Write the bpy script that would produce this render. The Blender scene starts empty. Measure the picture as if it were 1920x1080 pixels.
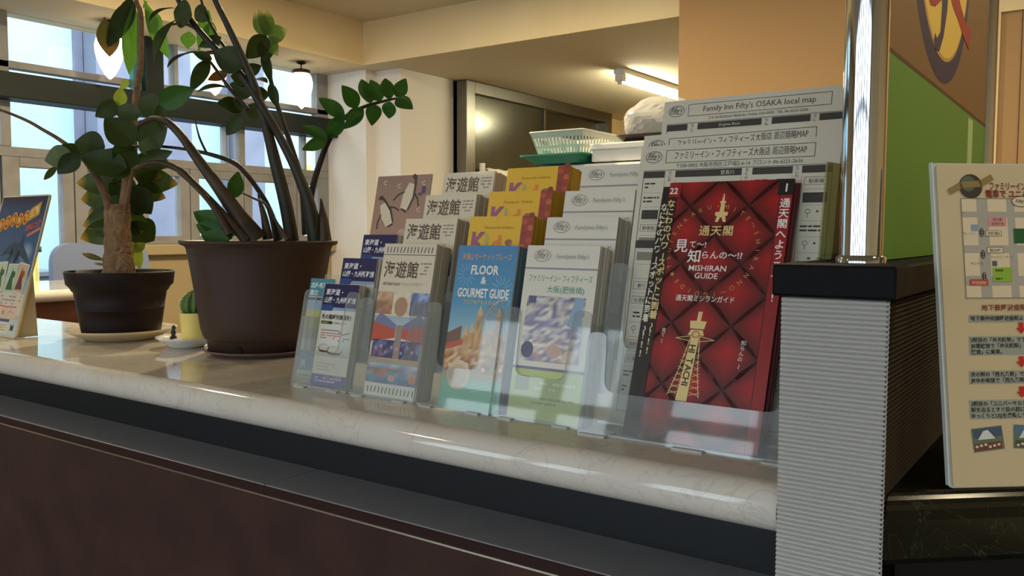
import bpy, math, random
from mathutils import Vector, Matrix
random.seed(7)
SC = bpy.context.scene
COL = SC.collection
R = math.radians
# ------------------------------------------------------------------ camera
YAW, PITCH, ROLL = R(35.28), R(3.64), R(0.157)
fw = Vector((-math.sin(YAW) * math.cos(PITCH), math.cos(YAW) * math.cos(PITCH), -math.sin(PITCH)))
rt = Vector((math.cos(YAW), math.sin(YAW), 0))
up = rt.cross(fw)
rt2 = rt * math.cos(ROLL) + up * math.sin(ROLL)
up2 = up * math.cos(ROLL) - rt * math.sin(ROLL)
cam_d = bpy.data.cameras.new('camera')
cam_d.sensor_width = 36
cam_d.lens = 1609 / 1920 * 36
cam_d.clip_start = 0.02
cam = bpy.data.objects.new('camera', cam_d)
cam.matrix_world = Matrix(((rt2.x, up2.x, -fw.x, 0), (rt2.y, up2.y, -fw.y, 0), (rt2.z, up2.z, -fw.z, 1.2), (0, 0, 0, 1)))
COL.objects.link(cam)
SC.camera = cam
# ------------------------------------------------------------------ world and lights
w = bpy.data.worlds.new('daylight')
SC.world = w
w.use_nodes = True
bg = w.node_tree.nodes['Background']
bg.inputs[0].default_value = (0.80, 0.90, 1.0, 1)
bg.inputs[1].default_value = 3.3
SC.view_settings.view_transform = 'Standard'
SC.view_settings.look = 'None'
SC.view_settings.gamma = 1
SC.view_settings.exposure = 0.9
SC.cycles.max_bounces = 10
SC.cycles.transparent_max_bounces = 48
SC.cycles.caustics_reflective = False
SC.cycles.caustics_refractive = False
SC.cycles.sample_clamp_indirect = 4.0


def area(name, loc, rot, sx, sy, power, col, portal=False, shape='RECTANGLE', spread=None):
    l = bpy.data.lights.new(name, 'AREA')
    l.shape = shape
    l.size = sx
    if shape in ('RECTANGLE', 'ELLIPSE'):
        l.size_y = sy
    l.energy = power
    l.color = col
    if spread:
        l.spread = spread
    if portal:
        l.cycles.is_portal = True
    o = bpy.data.objects.new(name, l)
    o.location = loc
    o.rotation_euler = rot
    COL.objects.link(o)
    return o


WARM = (1.0, 0.83, 0.53)
# unseen warm ceiling lamps, added to light the beams, walls and counter edge
for (x, y, p) in ((-2.5, 2.5, 44), (-0.9, 2.4, 6), (0.9, 3.3, 14), (-3.0, 0.8, 10), (-2.6, -1.2, 6), (1.1, 0.95, 9)):
    area('unseen_ceiling_lamp', (x, y, 2.555), (0, 0, 0), 0.3 if x == 1.1 else 0.16, 0.16, p, WARM, shape='DISK')
# daylight portals at the glazing
area('window_portal_west', (-4.68, 2.2, 1.5), (0, R(-90), 0), 1.9, 4.2, 1, (1, 1, 1), portal=True)
area('window_portal_south', (-0.7, -3.45, 1.4), (R(90), 0, 0), 7.2, 2.2, 1, (1, 1, 1), portal=True)


# ------------------------------------------------------------------ helpers
def lin(h):
    if isinstance(h, str):
        h = h.lstrip('#')
        c = [int(h[i:i + 2], 16) / 255 for i in (0, 2, 4)]
    else:
        c = [v / 255 for v in h]
    return tuple(v / 12.92 if v <= 0.04045 else ((v + 0.055) / 1.055) ** 2.4 for v in c)


def mat(name, col, rough=0.5, metal=0.0, spec=0.5, noise=None, bump=None, emit=None, coat=0.0, trans=0.0, sub=None):
    """noise=(scale, colour2, lo, hi); bump=(scale, strength)"""
    m = bpy.data.materials.new(name)
    m.use_nodes = True
    nt = m.node_tree
    b = nt.nodes['Principled BSDF']
    c = lin(col)
    b.inputs['Base Color'].default_value = (*c, 1)
    b.inputs['Roughness'].default_value = rough
    b.inputs['Metallic'].default_value = metal
    b.inputs['Specular IOR Level'].default_value = spec
    b.inputs['Coat Weight'].default_value = coat
    b.inputs['Coat Roughness'].default_value = 0.05
    b.inputs['Transmission Weight'].default_value = trans
    if emit:
        b.inputs['Emission Color'].default_value = (*lin(emit[0]), 1)
        b.inputs['Emission Strength'].default_value = emit[1]
    tc = None
    if noise or bump:
        tc = nt.nodes.new('ShaderNodeTexCoord')
    if noise:
        n = nt.nodes.new('ShaderNodeTexNoise')
        n.inputs['Scale'].default_value = noise[0]
        n.inputs['Detail'].default_value = 6
        nt.links.new(tc.outputs['Object'], n.inputs['Vector'])
        r = nt.nodes.new('ShaderNodeValToRGB')
        r.color_ramp.elements[0].position = noise[2]
        r.color_ramp.elements[1].position = noise[3]
        r.color_ramp.elements[0].color = (*c, 1)
        r.color_ramp.elements[1].color = (*lin(noise[1]), 1)
        nt.links.new(n.outputs['Fac'], r.inputs['Fac'])
        nt.links.new(r.outputs['Color'], b.inputs['Base Color'])
    if bump:
        n2 = nt.nodes.new('ShaderNodeTexNoise')
        n2.inputs['Scale'].default_value = bump[0]
        n2.inputs['Detail'].default_value = 4
        nt.links.new(tc.outputs['Object'], n2.inputs['Vector'])
        bp = nt.nodes.new('ShaderNodeBump')
        bp.inputs['Strength'].default_value = bump[1]
        bp.inputs['Distance'].default_value = 0.01
        nt.links.new(n2.outputs['Fac'], bp.inputs['Height'])
        nt.links.new(bp.outputs['Normal'], b.inputs['Normal'])
    return m


def sheet_glass(name, tint, gloss_rough=0.02, ior=1.49, haze=0.0, hazecol=(0.8, 0.8, 0.8)):
    """thin clear sheet: transparent with a fresnel reflection and a little surface haze"""
    m = bpy.data.materials.new(name)
    m.use_nodes = True
    nt = m.node_tree
    for n in list(nt.nodes):
        if n.type == 'BSDF_PRINCIPLED':
            nt.nodes.remove(n)
    out = nt.nodes['Material Output']
    tr = nt.nodes.new('ShaderNodeBsdfTransparent')
    tr.inputs[0].default_value = (*tint, 1)
    gl = nt.nodes.new('ShaderNodeBsdfGlossy')
    gl.inputs['Roughness'].default_value = gloss_rough
    lw = nt.nodes.new('ShaderNodeLayerWeight')
    lw.inputs[0].default_value = 0.5
    pw = nt.nodes.new('ShaderNodeMath')
    pw.operation = 'POWER'
    pw.inputs[1].default_value = 5.0
    nt.links.new(lw.outputs['Facing'], pw.inputs[0])
    f0 = ((ior - 1) / (ior + 1)) ** 2
    fr = nt.nodes.new('ShaderNodeMath')
    fr.operation = 'MULTIPLY_ADD'
    fr.inputs[1].default_value = 1 - f0
    fr.inputs[2].default_value = f0
    nt.links.new(pw.outputs[0], fr.inputs[0])
    mx = nt.nodes.new('ShaderNodeMixShader')
    nt.links.new(fr.outputs[0], mx.inputs[0])
    nt.links.new(tr.outputs[0], mx.inputs[1])
    nt.links.new(gl.outputs[0], mx.inputs[2])
    last = mx
    if haze:
        df = nt.nodes.new('ShaderNodeBsdfDiffuse')
        df.inputs[0].default_value = (*hazecol, 1)
        m2 = nt.nodes.new('ShaderNodeMixShader')
        m2.inputs[0].default_value = haze
        nt.links.new(mx.outputs[0], m2.inputs[1])
        nt.links.new(df.outputs[0], m2.inputs[2])
        last = m2
    nt.links.new(last.outputs[0], out.inputs[0])
    return m


class MB:
    def __init__(s):
        s.v = []
        s.f = []
        s.mi = []
        s.sm = []

    def add(s, vs, fs, mi=0, smooth=False):
        o = len(s.v)
        s.v += [tuple(v) for v in vs]
        for f in fs:
            s.f.append([i + o for i in f])
            s.mi.append(mi)
            s.sm.append(smooth)
        return s

    def box(s, x0, x1, y0, y1, z0, z1, mi=0):
        vs = [(x, y, z) for z in (z0, z1) for y in (y0, y1) for x in (x0, x1)]
        return s.add(vs, [(0, 2, 3, 1), (4, 5, 7, 6), (0, 1, 5, 4), (2, 6, 7, 3), (0, 4, 6, 2), (1, 3, 7, 5)], mi)

    def prism(s, poly, a, b, axis='z', mi=0, smooth=False):
        """poly: CCW 2D points; extruded along axis from a to b. axis z:(x,y) x:(y,z) y:(x,z)"""
        n = len(poly)
        def P(p, t):
            if axis == 'z':
                return (p[0], p[1], t)
            if axis == 'x':
                return (t, p[0], p[1])
            return (p[0], t, p[1])
        vs = [P(p, a) for p in poly] + [P(p, b) for p in poly]
        fs = [(i, (i + 1) % n, n + (i + 1) % n, n + i) for i in range(n)]
        if axis == 'y':
            fs = [tuple(reversed(f)) for f in fs]
            s.add(vs, fs, mi, smooth)
            return s.add(vs, [tuple(range(n)), tuple(reversed(range(n, 2 * n)))], mi)
        s.add(vs, fs, mi, smooth)
        return s.add(vs, [tuple(reversed(range(n))), tuple(range(n, 2 * n))], mi)

    def lathe(s, prof, n=40, c=(0, 0, 0), mi=0, smooth=True, flute=None):
        vs = []
        for (r, z) in prof:
            for i in range(n):
                a = 2 * math.pi * i / n
                rr = r * (1 + (flute[1] * math.cos(a * flute[0]) if flute else 0))
                vs.append((c[0] + rr * math.cos(a), c[1] + rr * math.sin(a), c[2] + z))
        fs = []
        for k in range(len(prof) - 1):
            for i in range(n):
                j = (i + 1) % n
                fs.append((k * n + i, k * n + j, (k + 1) * n + j, (k + 1) * n + i))
        return s.add(vs, fs, mi, smooth)

    def tube(s, path, radii, n=10, mi=0, smooth=True, cap=True):
        pts = [Vector(p) for p in path]
        if not isinstance(radii, (list, tuple)):
            radii = [radii] * len(pts)
        vs = []
        prev = None
        for i, p in enumerate(pts):
            t = (pts[min(i + 1, len(pts) - 1)] - pts[max(i - 1, 0)]).normalized()
            if prev is None:
                h = Vector((0, 0, 1)) if abs(t.z) < 0.9 else Vector((1, 0, 0))
                u = t.cross(h).normalized()
            else:
                u = (prev - t * prev.dot(t)).normalized()
            prev = u
            v = t.cross(u)
            for k in range(n):
                a = 2 * math.pi * k / n
                vs.append(p + (u * math.cos(a) + v * math.sin(a)) * radii[i])
        fs = []
        for i in range(len(pts) - 1):
            for k in range(n):
                j = (k + 1) % n
                fs.append((i * n + k, i * n + j, (i + 1) * n + j, (i + 1) * n + k))
        s.add(vs, fs, mi, smooth)
        if cap:
            s.add(vs, [tuple(reversed(range(n))), tuple(range((len(pts) - 1) * n, len(pts) * n))], mi, False)
        return s

    def mesh(s, name, mats):
        me = bpy.data.meshes.new(name)
        me.from_pydata(s.v, [], s.f)
        if not isinstance(mats, (list, tuple)):
            mats = [mats]
        for m in mats:
            me.materials.append(m)
        me.polygons.foreach_set('material_index', s.mi)
        me.polygons.foreach_set('use_smooth', s.sm)
        me.update()
        return me

    def build(s, name, mats, parent=None, bevel=0, loc=None, rot=None):
        return put(name, s.mesh(name, mats), parent, bevel, loc, rot)


def put(name, me, parent=None, bevel=0, loc=None, rot=None):
    o = bpy.data.objects.new(name, me)
    COL.objects.link(o)
    if parent:
        o.parent = parent
    if loc:
        o.location = loc
    if rot:
        o.rotation_euler = rot
    if bevel:
        b = o.modifiers.new('bevel', 'BEVEL')
        b.width = bevel
        b.segments = 2
        b.limit_method = 'ANGLE'
    return o


def tag(o, label=None, cat=None, group=None, kind=None):
    if label:
        o['label'] = label
    if cat:
        o['category'] = cat
    if group:
        o['group'] = group
    if kind:
        o['kind'] = kind
    return o


def empty(name, loc=(0, 0, 0), rot=(0, 0, 0)):
    o = bpy.data.objects.new(name, None)
    o.empty_display_size = 0.05
    COL.objects.link(o)
    o.location = loc
    o.rotation_euler = rot
    return o


def thing(name, label, cat, loc=(0, 0, 0), rot=(0, 0, 0), group=None):
    return tag(empty(name, loc, rot), label, cat, group)


def struct(name, mb, m, label, cat='wall', bevel=0):
    return tag(mb.build(name, m, None, bevel), label, cat, None, 'structure')


def rrect(x0, y0, x1, y1, r, n=5):
    pts = []
    for (cx, cy, a0) in ((x1 - r, y0 + r, -90), (x1 - r, y1 - r, 0), (x0 + r, y1 - r, 90), (x0 + r, y0 + r, 180)):
        for i in range(n + 1):
            a = R(a0 + 90 * i / n)
            pts.append((cx + r * math.cos(a), cy + r * math.sin(a)))
    return pts


def fillet(poly, rad, n=4):
    """round listed corners: poly items (x,y) or (x,y,r)"""
    out = []
    N = len(poly)
    for i, p in enumerate(poly):
        r = p[2] if len(p) > 2 else rad
        a = Vector(poly[i - 1][:2])
        b = Vector(p[:2])
        c = Vector(poly[(i + 1) % N][:2])
        if r <= 0:
            out.append(tuple(b))
            continue
        d1 = (a - b).normalized()
        d2 = (c - b).normalized()
        ang = d1.angle(d2)
        t = r / math.tan(ang / 2)
        p1 = b + d1 * t
        p2 = b + d2 * t
        for k in range(n + 1):
            u = k / n
            out.append(tuple((p1 * (1 - u) ** 2) + b * (2 * u * (1 - u)) + p2 * u * u))
    return out


# ------------------------------------------------------------------ flat print (covers, posters, sheets)
TXT = {}


def text_geo(s, bold=0.0, shear=0.0, spacing=1.0):
    k = (s, bold, shear, spacing)
    if k not in TXT:
        c = bpy.data.curves.new('lettering', 'FONT')
        c.body = s
        c.resolution_u = 2
        c.offset = bold
        c.shear = shear
        c.space_character = spacing
        o = bpy.data.objects.new('lettering', c)
        me = o.to_mesh()
        vs = [(v.co.x, v.co.y) for v in me.vertices]
        fs = [list(p.vertices) for p in me.polygons]
        o.to_mesh_clear()
        bpy.data.objects.remove(o)
        bpy.data.curves.remove(c)
        xs = [v[0] for v in vs] or [0]
        TXT[k] = (vs, fs, min(xs), max(xs))
    return TXT[k]


class Art:
    """flat printed shapes on a sheet, in metres; x right, y up; each layer a tenth of a millimetre proud"""

    def __init__(s, z=0.0002):
        s.v = []
        s.f = []
        s.c = []
        s.z0 = z

    def poly(s, pts, col, L=1):
        o = len(s.v)
        z = s.z0 + L * 0.00012
        cols = col if isinstance(col, list) else [col] * len(pts)
        for p, c in zip(pts, cols):
            s.v.append((p[0], p[1], z))
            s.c.append((*lin(c), 1))
        s.f.append(list(range(o, o + len(pts))))

    def rect(s, x0, y0, x1, y1, col, L=1, rot=0):
        pts = [(x0, y0), (x1, y0), (x1, y1), (x0, y1)]
        if rot:
            cx, cy = (x0 + x1) / 2, (y0 + y1) / 2
            ca, sa = math.cos(rot), math.sin(rot)
            pts = [(cx + (x - cx) * ca - (y - cy) * sa, cy + (x - cx) * sa + (y - cy) * ca) for x, y in pts]
        s.poly(pts, col, L)

    def vgrad(s, x0, y0, x1, y1, stops, L=0):
        """stops: [(t, colour)] bottom to top"""
        for (a, ca), (b, cb) in zip(stops, stops[1:]):
            ya = y0 + (y1 - y0) * a
            yb = y0 + (y1 - y0) * b
            s.poly([(x0, ya), (x1, ya), (x1, yb), (x0, yb)], [ca, ca, cb, cb], L)

    def frame(s, x0, y0, x1, y1, t, col, L=2):
        s.rect(x0, y0, x1, y0 + t, col, L)
        s.rect(x0, y1 - t, x1, y1, col, L)
        s.rect(x0, y0, x0 + t, y1, col, L)
        s.rect(x1 - t, y0, x1, y1, col, L)

    def ell(s, cx, cy, rx, ry, col, L=1, n=24, rot=0, a0=0, a1=360):
        ca, sa = math.cos(rot), math.sin(rot)
        pts = []
        for i in range(n):
            a = R(a0 + (a1 - a0) * i / (n if a1 - a0 == 360 else n - 1))
            x, y = rx * math.cos(a), ry * math.sin(a)
            pts.append((cx + x * ca - y * sa, cy + x * sa + y * ca))
        s.poly(pts, col, L)

    def glow(s, cx, cy, rx, ry, cin, cout, L=1, n=16, pts=None):
        """fan with centre colour and rim colour"""
        z = s.z0 + L * 0.00012
        o = len(s.v)
        s.v.append((cx, cy, z))
        s.c.append((*lin(cin), 1))
        if pts is None:
            pts = [(cx + rx * math.cos(2 * math.pi * i / n), cy + ry * math.sin(2 * math.pi * i / n)) for i in range(n)]
        for p in pts:
            s.v.append((p[0], p[1], z))
            s.c.append((*lin(cout), 1))
        n = len(pts)
        for i in range(n):
            s.f.append([o, o + 1 + i, o + 1 + (i + 1) % n])

    def stroke(s, pts, w, col, L=2):
        for (x0, y0), (x1, y1) in zip(pts, pts[1:]):
            dx, dy = x1 - x0, y1 - y0
            l = math.hypot(dx, dy) or 1
            nx, ny = -dy / l * w / 2, dx / l * w / 2
            ex, ey = dx / l * w * 0.2, dy / l * w * 0.2
            s.poly([(x0 - ex + nx, y0 - ey + ny), (x0 - ex - nx, y0 - ey - ny), (x1 + ex - nx, y1 + ey - ny), (x1 + ex + nx, y1 + ey + ny)], col, L)

    def ring(s, cx, cy, rx, ry, w, col, L=2, n=28, a0=0, a1=360, rot=0):
        ca, sa = math.cos(rot), math.sin(rot)
        pts = []
        for i in range(n + 1):
            a = R(a0 + (a1 - a0) * i / n)
            x, y = rx * math.cos(a), ry * math.sin(a)
            pts.append((cx + x * ca - y * sa, cy + x * sa + y * ca))
        s.stroke(pts, w, col, L)

    def text(s, t, x, y, size, col, L=3, align='l', bold=0.0, shear=0.0, rot=0.0, sx=1.0, width=None, spacing=1.0):
        vs, fs, a, b = text_geo(t, bold, shear, spacing)
        if width:
            sx = width / ((b - a) * size)
        ox = {'l': -a, 'c': -(a + b) / 2, 'r': -b}[align]
        ca, sa = math.cos(rot), math.sin(rot)
        z = s.z0 + L * 0.00012
        o = len(s.v)
        c = (*lin(col), 1)
        for (u, v) in vs:
            u = (u + ox) * size * sx
            v = v * size
            s.v.append((x + u * ca - v * sa, y + u * sa + v * ca, z))
            s.c.append(c)
        s.f += [[i + o for i in f] for f in fs]

    def vtext(s, t, x, y, size, col, L=3, step=1.0, bold=0.0, slope=0.0):
        for i, ch in enumerate(t):
            if ch != ' ':
                if ch in 'ー〜~':
                    s.text(ch, x + slope * i * size * step - size * 0.35, y - i * size * step + size * 0.45, size, col, L, 'l', bold, rot=-math.pi / 2)
                else:
                    s.text(ch, x + slope * i * size * step, y - i * size * step, size, col, L, 'c', bold)

    def greek(s, x, y, w_, n, lh, col, L=2, dens=0.8, h=0.45):
        """rows of tiny illegible print"""
        rnd = random.Random(int(x * 1e5) + int(y * 1e5) * 7 + n)
        for i in range(n):
            yy = y - i * lh
            xx = x
            end = x + w_ * (1 if i < n - 1 else rnd.uniform(0.4, 0.9))
            while xx < end:
                d = lh * rnd.uniform(0.5, 2.2)
                if rnd.random() < dens:
                    s.rect(xx, yy, min(xx + d, end), yy + lh * h, col, L)
                xx += d + lh * 0.25

    def photo(s, x0, y0, x1, y1, nx, ny, rows, L=2, seed=1, jit=0.22):
        """a small printed photograph: soft patches of colour; rows = palettes bottom to top"""
        rnd = random.Random(seed)
        z = s.z0 + L * 0.00012
        o = len(s.v)
        for j in range(ny + 1):
            pal = rows[min(len(rows) - 1, int(j * len(rows) / (ny + 1)))]
            for i in range(nx + 1):
                c = lin(rnd.choice(pal))
                k = 1 + rnd.uniform(-jit, jit)
                s.v.append((x0 + (x1 - x0) * i / nx, y0 + (y1 - y0) * j / ny, z))
                s.c.append((min(1, c[0] * k), min(1, c[1] * k), min(1, c[2] * k), 1))
        for j in range(ny):
            for i in range(nx):
                a = o + j * (nx + 1) + i
                s.f.append([a, a + 1, a + nx + 2, a + nx + 1])

    def build(s, name, parent, m=None):
        me = bpy.data.meshes.new(name)
        me.from_pydata(s.v, [], s.f)
        me.materials.append(m or M['print'])
        ca = me.color_attributes.new('Col', 'FLOAT_COLOR', 'POINT')
        flat = [q for c in s.c for q in c]
        ca.data.foreach_set('color', flat)
        me.update()
        o = bpy.data.objects.new(name, me)
        COL.objects.link(o)
        o.parent = parent
        return o


def print_mat(name, rough, coat):
    m = mat(name, '#ffffff', rough, coat=coat)
    nt = m.node_tree
    a = nt.nodes.new('ShaderNodeAttribute')
    a.attribute_name = 'Col'
    nt.links.new(a.outputs['Color'], nt.nodes['Principled BSDF'].inputs['Base Color'])
    return m


def marble_mat(name, base, vein, rough, scale, veinpos=(0.0, 0.05), tint=None):
    m = mat(name, base, rough, spec=0.5)
    nt = m.node_tree
    b = nt.nodes['Principled BSDF']
    tc = nt.nodes.new('ShaderNodeTexCoord')
    n1 = nt.nodes.new('ShaderNodeTexNoise')
    n1.inputs['Scale'].default_value = scale
    n1.inputs['Detail'].default_value = 8
    n1.inputs['Distortion'].default_value = 1.2
    nt.links.new(tc.outputs['Object'], n1.inputs['Vector'])
    r = nt.nodes.new('ShaderNodeValToRGB')
    e = r.color_ramp.elements
    e[0].position = 0.3
    e[0].color = (*lin(tint or base), 1)
    e[1].position = 0.7
    e[1].color = (*lin(base), 1)
    nt.links.new(n1.outputs['Fac'], r.inputs['Fac'])
    n2 = nt.nodes.new('ShaderNodeTexNoise')
    n2.inputs['Scale'].default_value = scale * 1.7
    n2.inputs['Detail'].default_value = 5
    n2.inputs['Distortion'].default_value = 2.5
    nt.links.new(tc.outputs['Object'], n2.inputs['Vector'])
    sub = nt.nodes.new('ShaderNodeMath')
    sub.operation = 'SUBTRACT'
    sub.inputs[1].default_value = 0.5
    nt.links.new(n2.outputs['Fac'], sub.inputs[0])
    ab = nt.nodes.new('ShaderNodeMath')
    ab.operation = 'ABSOLUTE'
    nt.links.new(sub.outputs[0], ab.inputs[0])
    mr = nt.nodes.new('ShaderNodeMapRange')
    mr.inputs['From Min'].default_value = veinpos[0]
    mr.inputs['From Max'].default_value = veinpos[1]
    mr.inputs['To Min'].default_value = 0.75
    mr.inputs['To Max'].default_value = 0.0
    nt.links.new(ab.outputs[0], mr.inputs['Value'])
    mx = nt.nodes.new('ShaderNodeMixRGB')
    mx.inputs[2].default_value = (*lin(vein), 1)
    nt.links.new(mr.outputs[0], mx.inputs[0])
    nt.links.new(r.outputs['Color'], mx.inputs[1])
    nt.links.new(mx.outputs[0], b.inputs['Base Color'])
    return m


M = {}
M['print'] = print_mat('printed_paper', 0.38, 0.12)
M['print_gloss'] = print_mat('glossy_print', 0.2, 0.6)
M['print_sign'] = print_mat('satin_sign_print', 0.55, 0.0)
M['print_sign'].node_tree.nodes['Principled BSDF'].inputs['Specular IOR Level'].default_value = 0.15
M['print_matte'] = print_mat('matte_print', 0.7, 0.0)
M['wall_cream'] = mat('cream_wall_paint', '#e6d3a8', 0.75, noise=(3, '#e0cb9e', 0.35, 0.7), bump=(180, 0.04))
M['ceiling'] = mat('ceiling_paint', '#d2c7aa', 0.85, bump=(200, 0.03))
M['wall_orange'] = mat('ochre_wall_paint', '#a9865a', 0.75, bump=(180, 0.04))
M['wall_low'] = mat('beige_low_wall_shade_tint', '#a3916c', 0.8, bump=(150, 0.05))  # low staff-side shade is put into this beige
M['wall_white'] = mat('white_wall_paint', '#dad6d0', 0.7, bump=(180, 0.03))
M['floor'] = mat('floor_tile', '#6f6258', 0.35, noise=(6, '#5c5049', 0.3, 0.7))
M['marble'] = marble_mat('cream_marble', '#d0c9bf', '#bab2a8', 0.07, 7.0, (0.0, 0.02), '#c8c0b4')
M['marble_dark'] = marble_mat('dark_green_marble', '#15170f', '#3c3a2a', 0.1, 9.0, (0.0, 0.008), '#0f110c')
M['black'] = mat('black_laminate', '#0d0f12', 0.5, spec=0.3)
M['shelf_grey'] = mat('grey_laminate', '#8b8d94', 0.4, noise=(30, '#83858d', 0.3, 0.7))
M['panel_brown'] = mat('rust_brown_laminate', '#2f1a15', 0.55, spec=0.25, noise=(14, '#3c251d', 0.35, 0.65), bump=(60, 0.05))
M['edge_brown'] = mat('dark_brown_edge', '#2a130f', 0.55, spec=0.2)
M['strip'] = mat('bright_metal_strip', '#d8cdbf', 0.25, metal=1.0)
M['chrome'] = mat('chrome', '#c9cbd0', 0.06, metal=1.0)
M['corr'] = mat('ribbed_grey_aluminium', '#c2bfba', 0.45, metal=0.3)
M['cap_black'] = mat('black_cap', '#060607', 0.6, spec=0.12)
M['corr_shade'] = mat('ribbed_aluminium_shade_tint', '#1c140a', 0.6, spec=0.04)  # same ribbed aluminium; the side's dark reflections are put into the colour
M['steel'] = mat('brushed_steel', '#77786f', 0.2, metal=1.0, noise=(2.5, '#666860', 0.3, 0.7))
M['steel_frame'] = mat('steel_frame', '#7d7b72', 0.32, metal=1.0)
M['acrylic'] = sheet_glass('clear_acrylic', (0.94, 0.955, 0.95), 0.03, 1.42, 0.085, (0.82, 0.82, 0.8))
M['acrylic_edge'] = sheet_glass('acrylic_edge', (0.8, 0.84, 0.82), 0.1, 1.49, 0.5, (0.85, 0.86, 0.83))
M['acrylic_green'] = sheet_glass('green_tinted_acrylic', (0.74, 0.82, 0.58), 0.04, 1.45, 0.3, (0.60, 0.66, 0.40))
M['glass'] = sheet_glass('window_glass', (0.97, 0.985, 0.98), 0.0, 1.3)
M['frame_white'] = mat('backlit_white_window_frame', '#8b8988', 0.55, noise=(9, '#7e7b79', 0.4, 0.7))  # white frames, their backlit shade put into the grey base
M['green_beam'] = mat('dark_green_beam', '#141e19', 0.55, spec=0.3)
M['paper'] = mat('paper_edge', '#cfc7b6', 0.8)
M['paper_dark'] = mat('grey_beige_paper_edge', '#b6ad99', 0.8)  # a darker grey-beige than the plain paper edge
M['pot_brown'] = mat('brown_plastic_pot', '#3a2921', 0.5, spec=0.3, bump=(90, 0.03))
M['pot_dark'] = mat('dark_brown_plastic_pot', '#211615', 0.6, spec=0.2)
M['soil'] = mat('potting_soil', '#2b2018', 0.95, bump=(60, 0.8))
M['saucer_tan'] = mat('tan_glazed_saucer', '#cdb78f', 0.25)
M['saucer_white'] = mat('white_glazed_saucer', '#dedad2', 0.15)
M['cup_yellow'] = mat('yellow_ceramic_cup', '#e3cb74', 0.35)
M['bark'] = mat('tree_bark', '#977651', 0.9, noise=(50, '#715740', 0.3, 0.7), bump=(160, 1.0))
M['twig'] = mat('brown_twig', '#6f5136', 0.8, noise=(60, '#4b3725', 0.4, 0.7))
M['cactus'] = mat('green_cactus', '#4c6b2e', 0.6)
M['spine'] = mat('cactus_spine', '#d8cf9e', 0.6)
M['brass'] = mat('dark_bronze', '#3a2a1c', 0.4, metal=0.8)
M['lamp_glow'] = mat('lit_opal_glass', '#fff4e0', 0.3, emit=('#fff0d8', 1.7))
M['tube_glow'] = mat('lit_fluorescent_tube', '#fffbe8', 0.3, emit=('#fff4d0', 46.0))
M['white_plastic'] = mat('white_plastic', '#e4e2da', 0.4)
M['white_enamel'] = mat('white_enamel', '#d8d6d0', 0.35)
M['green_plastic'] = mat('green_plastic_tray', '#2f8f6c', 0.4)
M['dark_tray'] = mat('dark_brown_tray', '#241a16', 0.4)
M['basket'] = sheet_glass('translucent_white_plastic', (0.55, 0.56, 0.53), 0.2, 1.4, 0.55, (0.85, 0.87, 0.84))
M['bag'] = sheet_glass('crinkled_clear_plastic_film', (0.6, 0.6, 0.58), 0.12, 1.5, 0.42, (0.85, 0.84, 0.8))
M['towel'] = mat('white_towel', '#e6e0cc', 0.95, bump=(300, 0.5))
M['orange_wood'] = mat('orange_brown_wood', '#7a3f1e', 0.5, noise=(12, '#63321a', 0.3, 0.7))
M['chair_blue'] = mat('blue_grey_vinyl', '#6f7a98', 0.5)
M['facade'] = mat('pale_rendered_facade', '#9cb8be', 0.85, noise=(1.5, '#8eacb4', 0.45, 0.75))
M['facade2'] = mat('grey_concrete_pier', '#6c7284', 0.85, noise=(2.5, '#5d6375', 0.4, 0.7))
M['street'] = mat('street_asphalt', '#666d78', 0.9)
M['yellow'] = mat('yellow_paint', '#d9c36a', 0.5)
M['red'] = mat('red_paint', '#c0392b', 0.5)
M['dark'] = mat('dark_rubber', '#2a2724', 0.7)
M['navy_back'] = mat('card_back', '#b9a987', 0.8)
M['laminate'] = sheet_glass('clear_laminate', (0.9, 0.92, 0.9), 0.05, 1.45, 0.12, (0.8, 0.8, 0.78))
# ================================================================== the room
H, HB = 2.576, 2.30        # lobby ceiling, underside of the dropped beams
struct('floor', MB().box(-4.8, 3.2, -3.7, 7.7, -0.05, 0.0), M['floor'], 'brown tiled floor of the lobby and kitchen', 'floor')
struct('ceiling', MB().box(-4.1, 3.2, -3.7, 4.1, H, H + 0.06), M['ceiling'], 'beige lobby ceiling above the counter', 'ceiling')
struct('ceiling', MB().box(-4.7, -1.85, 4.12, 7.7, HB, HB + 0.06), M['ceiling'], 'lower kitchen ceiling carrying the fluorescent light', 'ceiling')
b = MB().box(-4.7, -4.1, -3.7, 4.12, HB, H + 0.06)
struct('trim_1', b, M['wall_cream'], 'dropped cream beam running above the windows', 'beam')
struct('trim_2', MB().box(-4.1, -1.85, 4.1, 4.12, HB, H + 0.06), M['wall_cream'], 'dropped cream beam in front of the kitchen ceiling', 'beam')
# stepped pillar in the corner
pp = [(-4.75, 4.22), (-4.2, 4.22), (-4.2, 4.31), (-3.97, 4.31), (-3.97, 4.87), (-4.75, 4.87)]
struct('wall_pillar', MB().prism(pp, 0, HB), M['wall_white'], 'stepped pale pillar between windows and steel cabinet', 'pillar')
struct('wall_kitchen', MB().box(-4.75, -1.75, 7.5, 7.6, 0, HB), M['wall_cream'], 'cream wall at the far end of the kitchen', 'wall')
struct('wall_kitchen_left', MB().box(-4.75, -4.02, 4.87, 7.5, 0, HB), M['wall_cream'], 'kitchen side wall behind the steel cabinet', 'wall')
struct('wall_kitchen_right', MB().box(-1.85, -1.75, 4.2, 7.5, 0, HB), M['wall_cream'], 'kitchen side wall behind the ochre wall', 'wall')
struct('wall_back', MB().box(-1.85, 3.2, 4.06, 4.2, 0, H), M['wall_orange'], 'ochre wall behind the brochure rack', 'wall')
struct('wall_right', MB().box(3.1, 3.2, -3.7, 4.06, 0, H), M['wall_cream'], 'cream side wall of the lobby', 'wall')
fr = MB()
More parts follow.
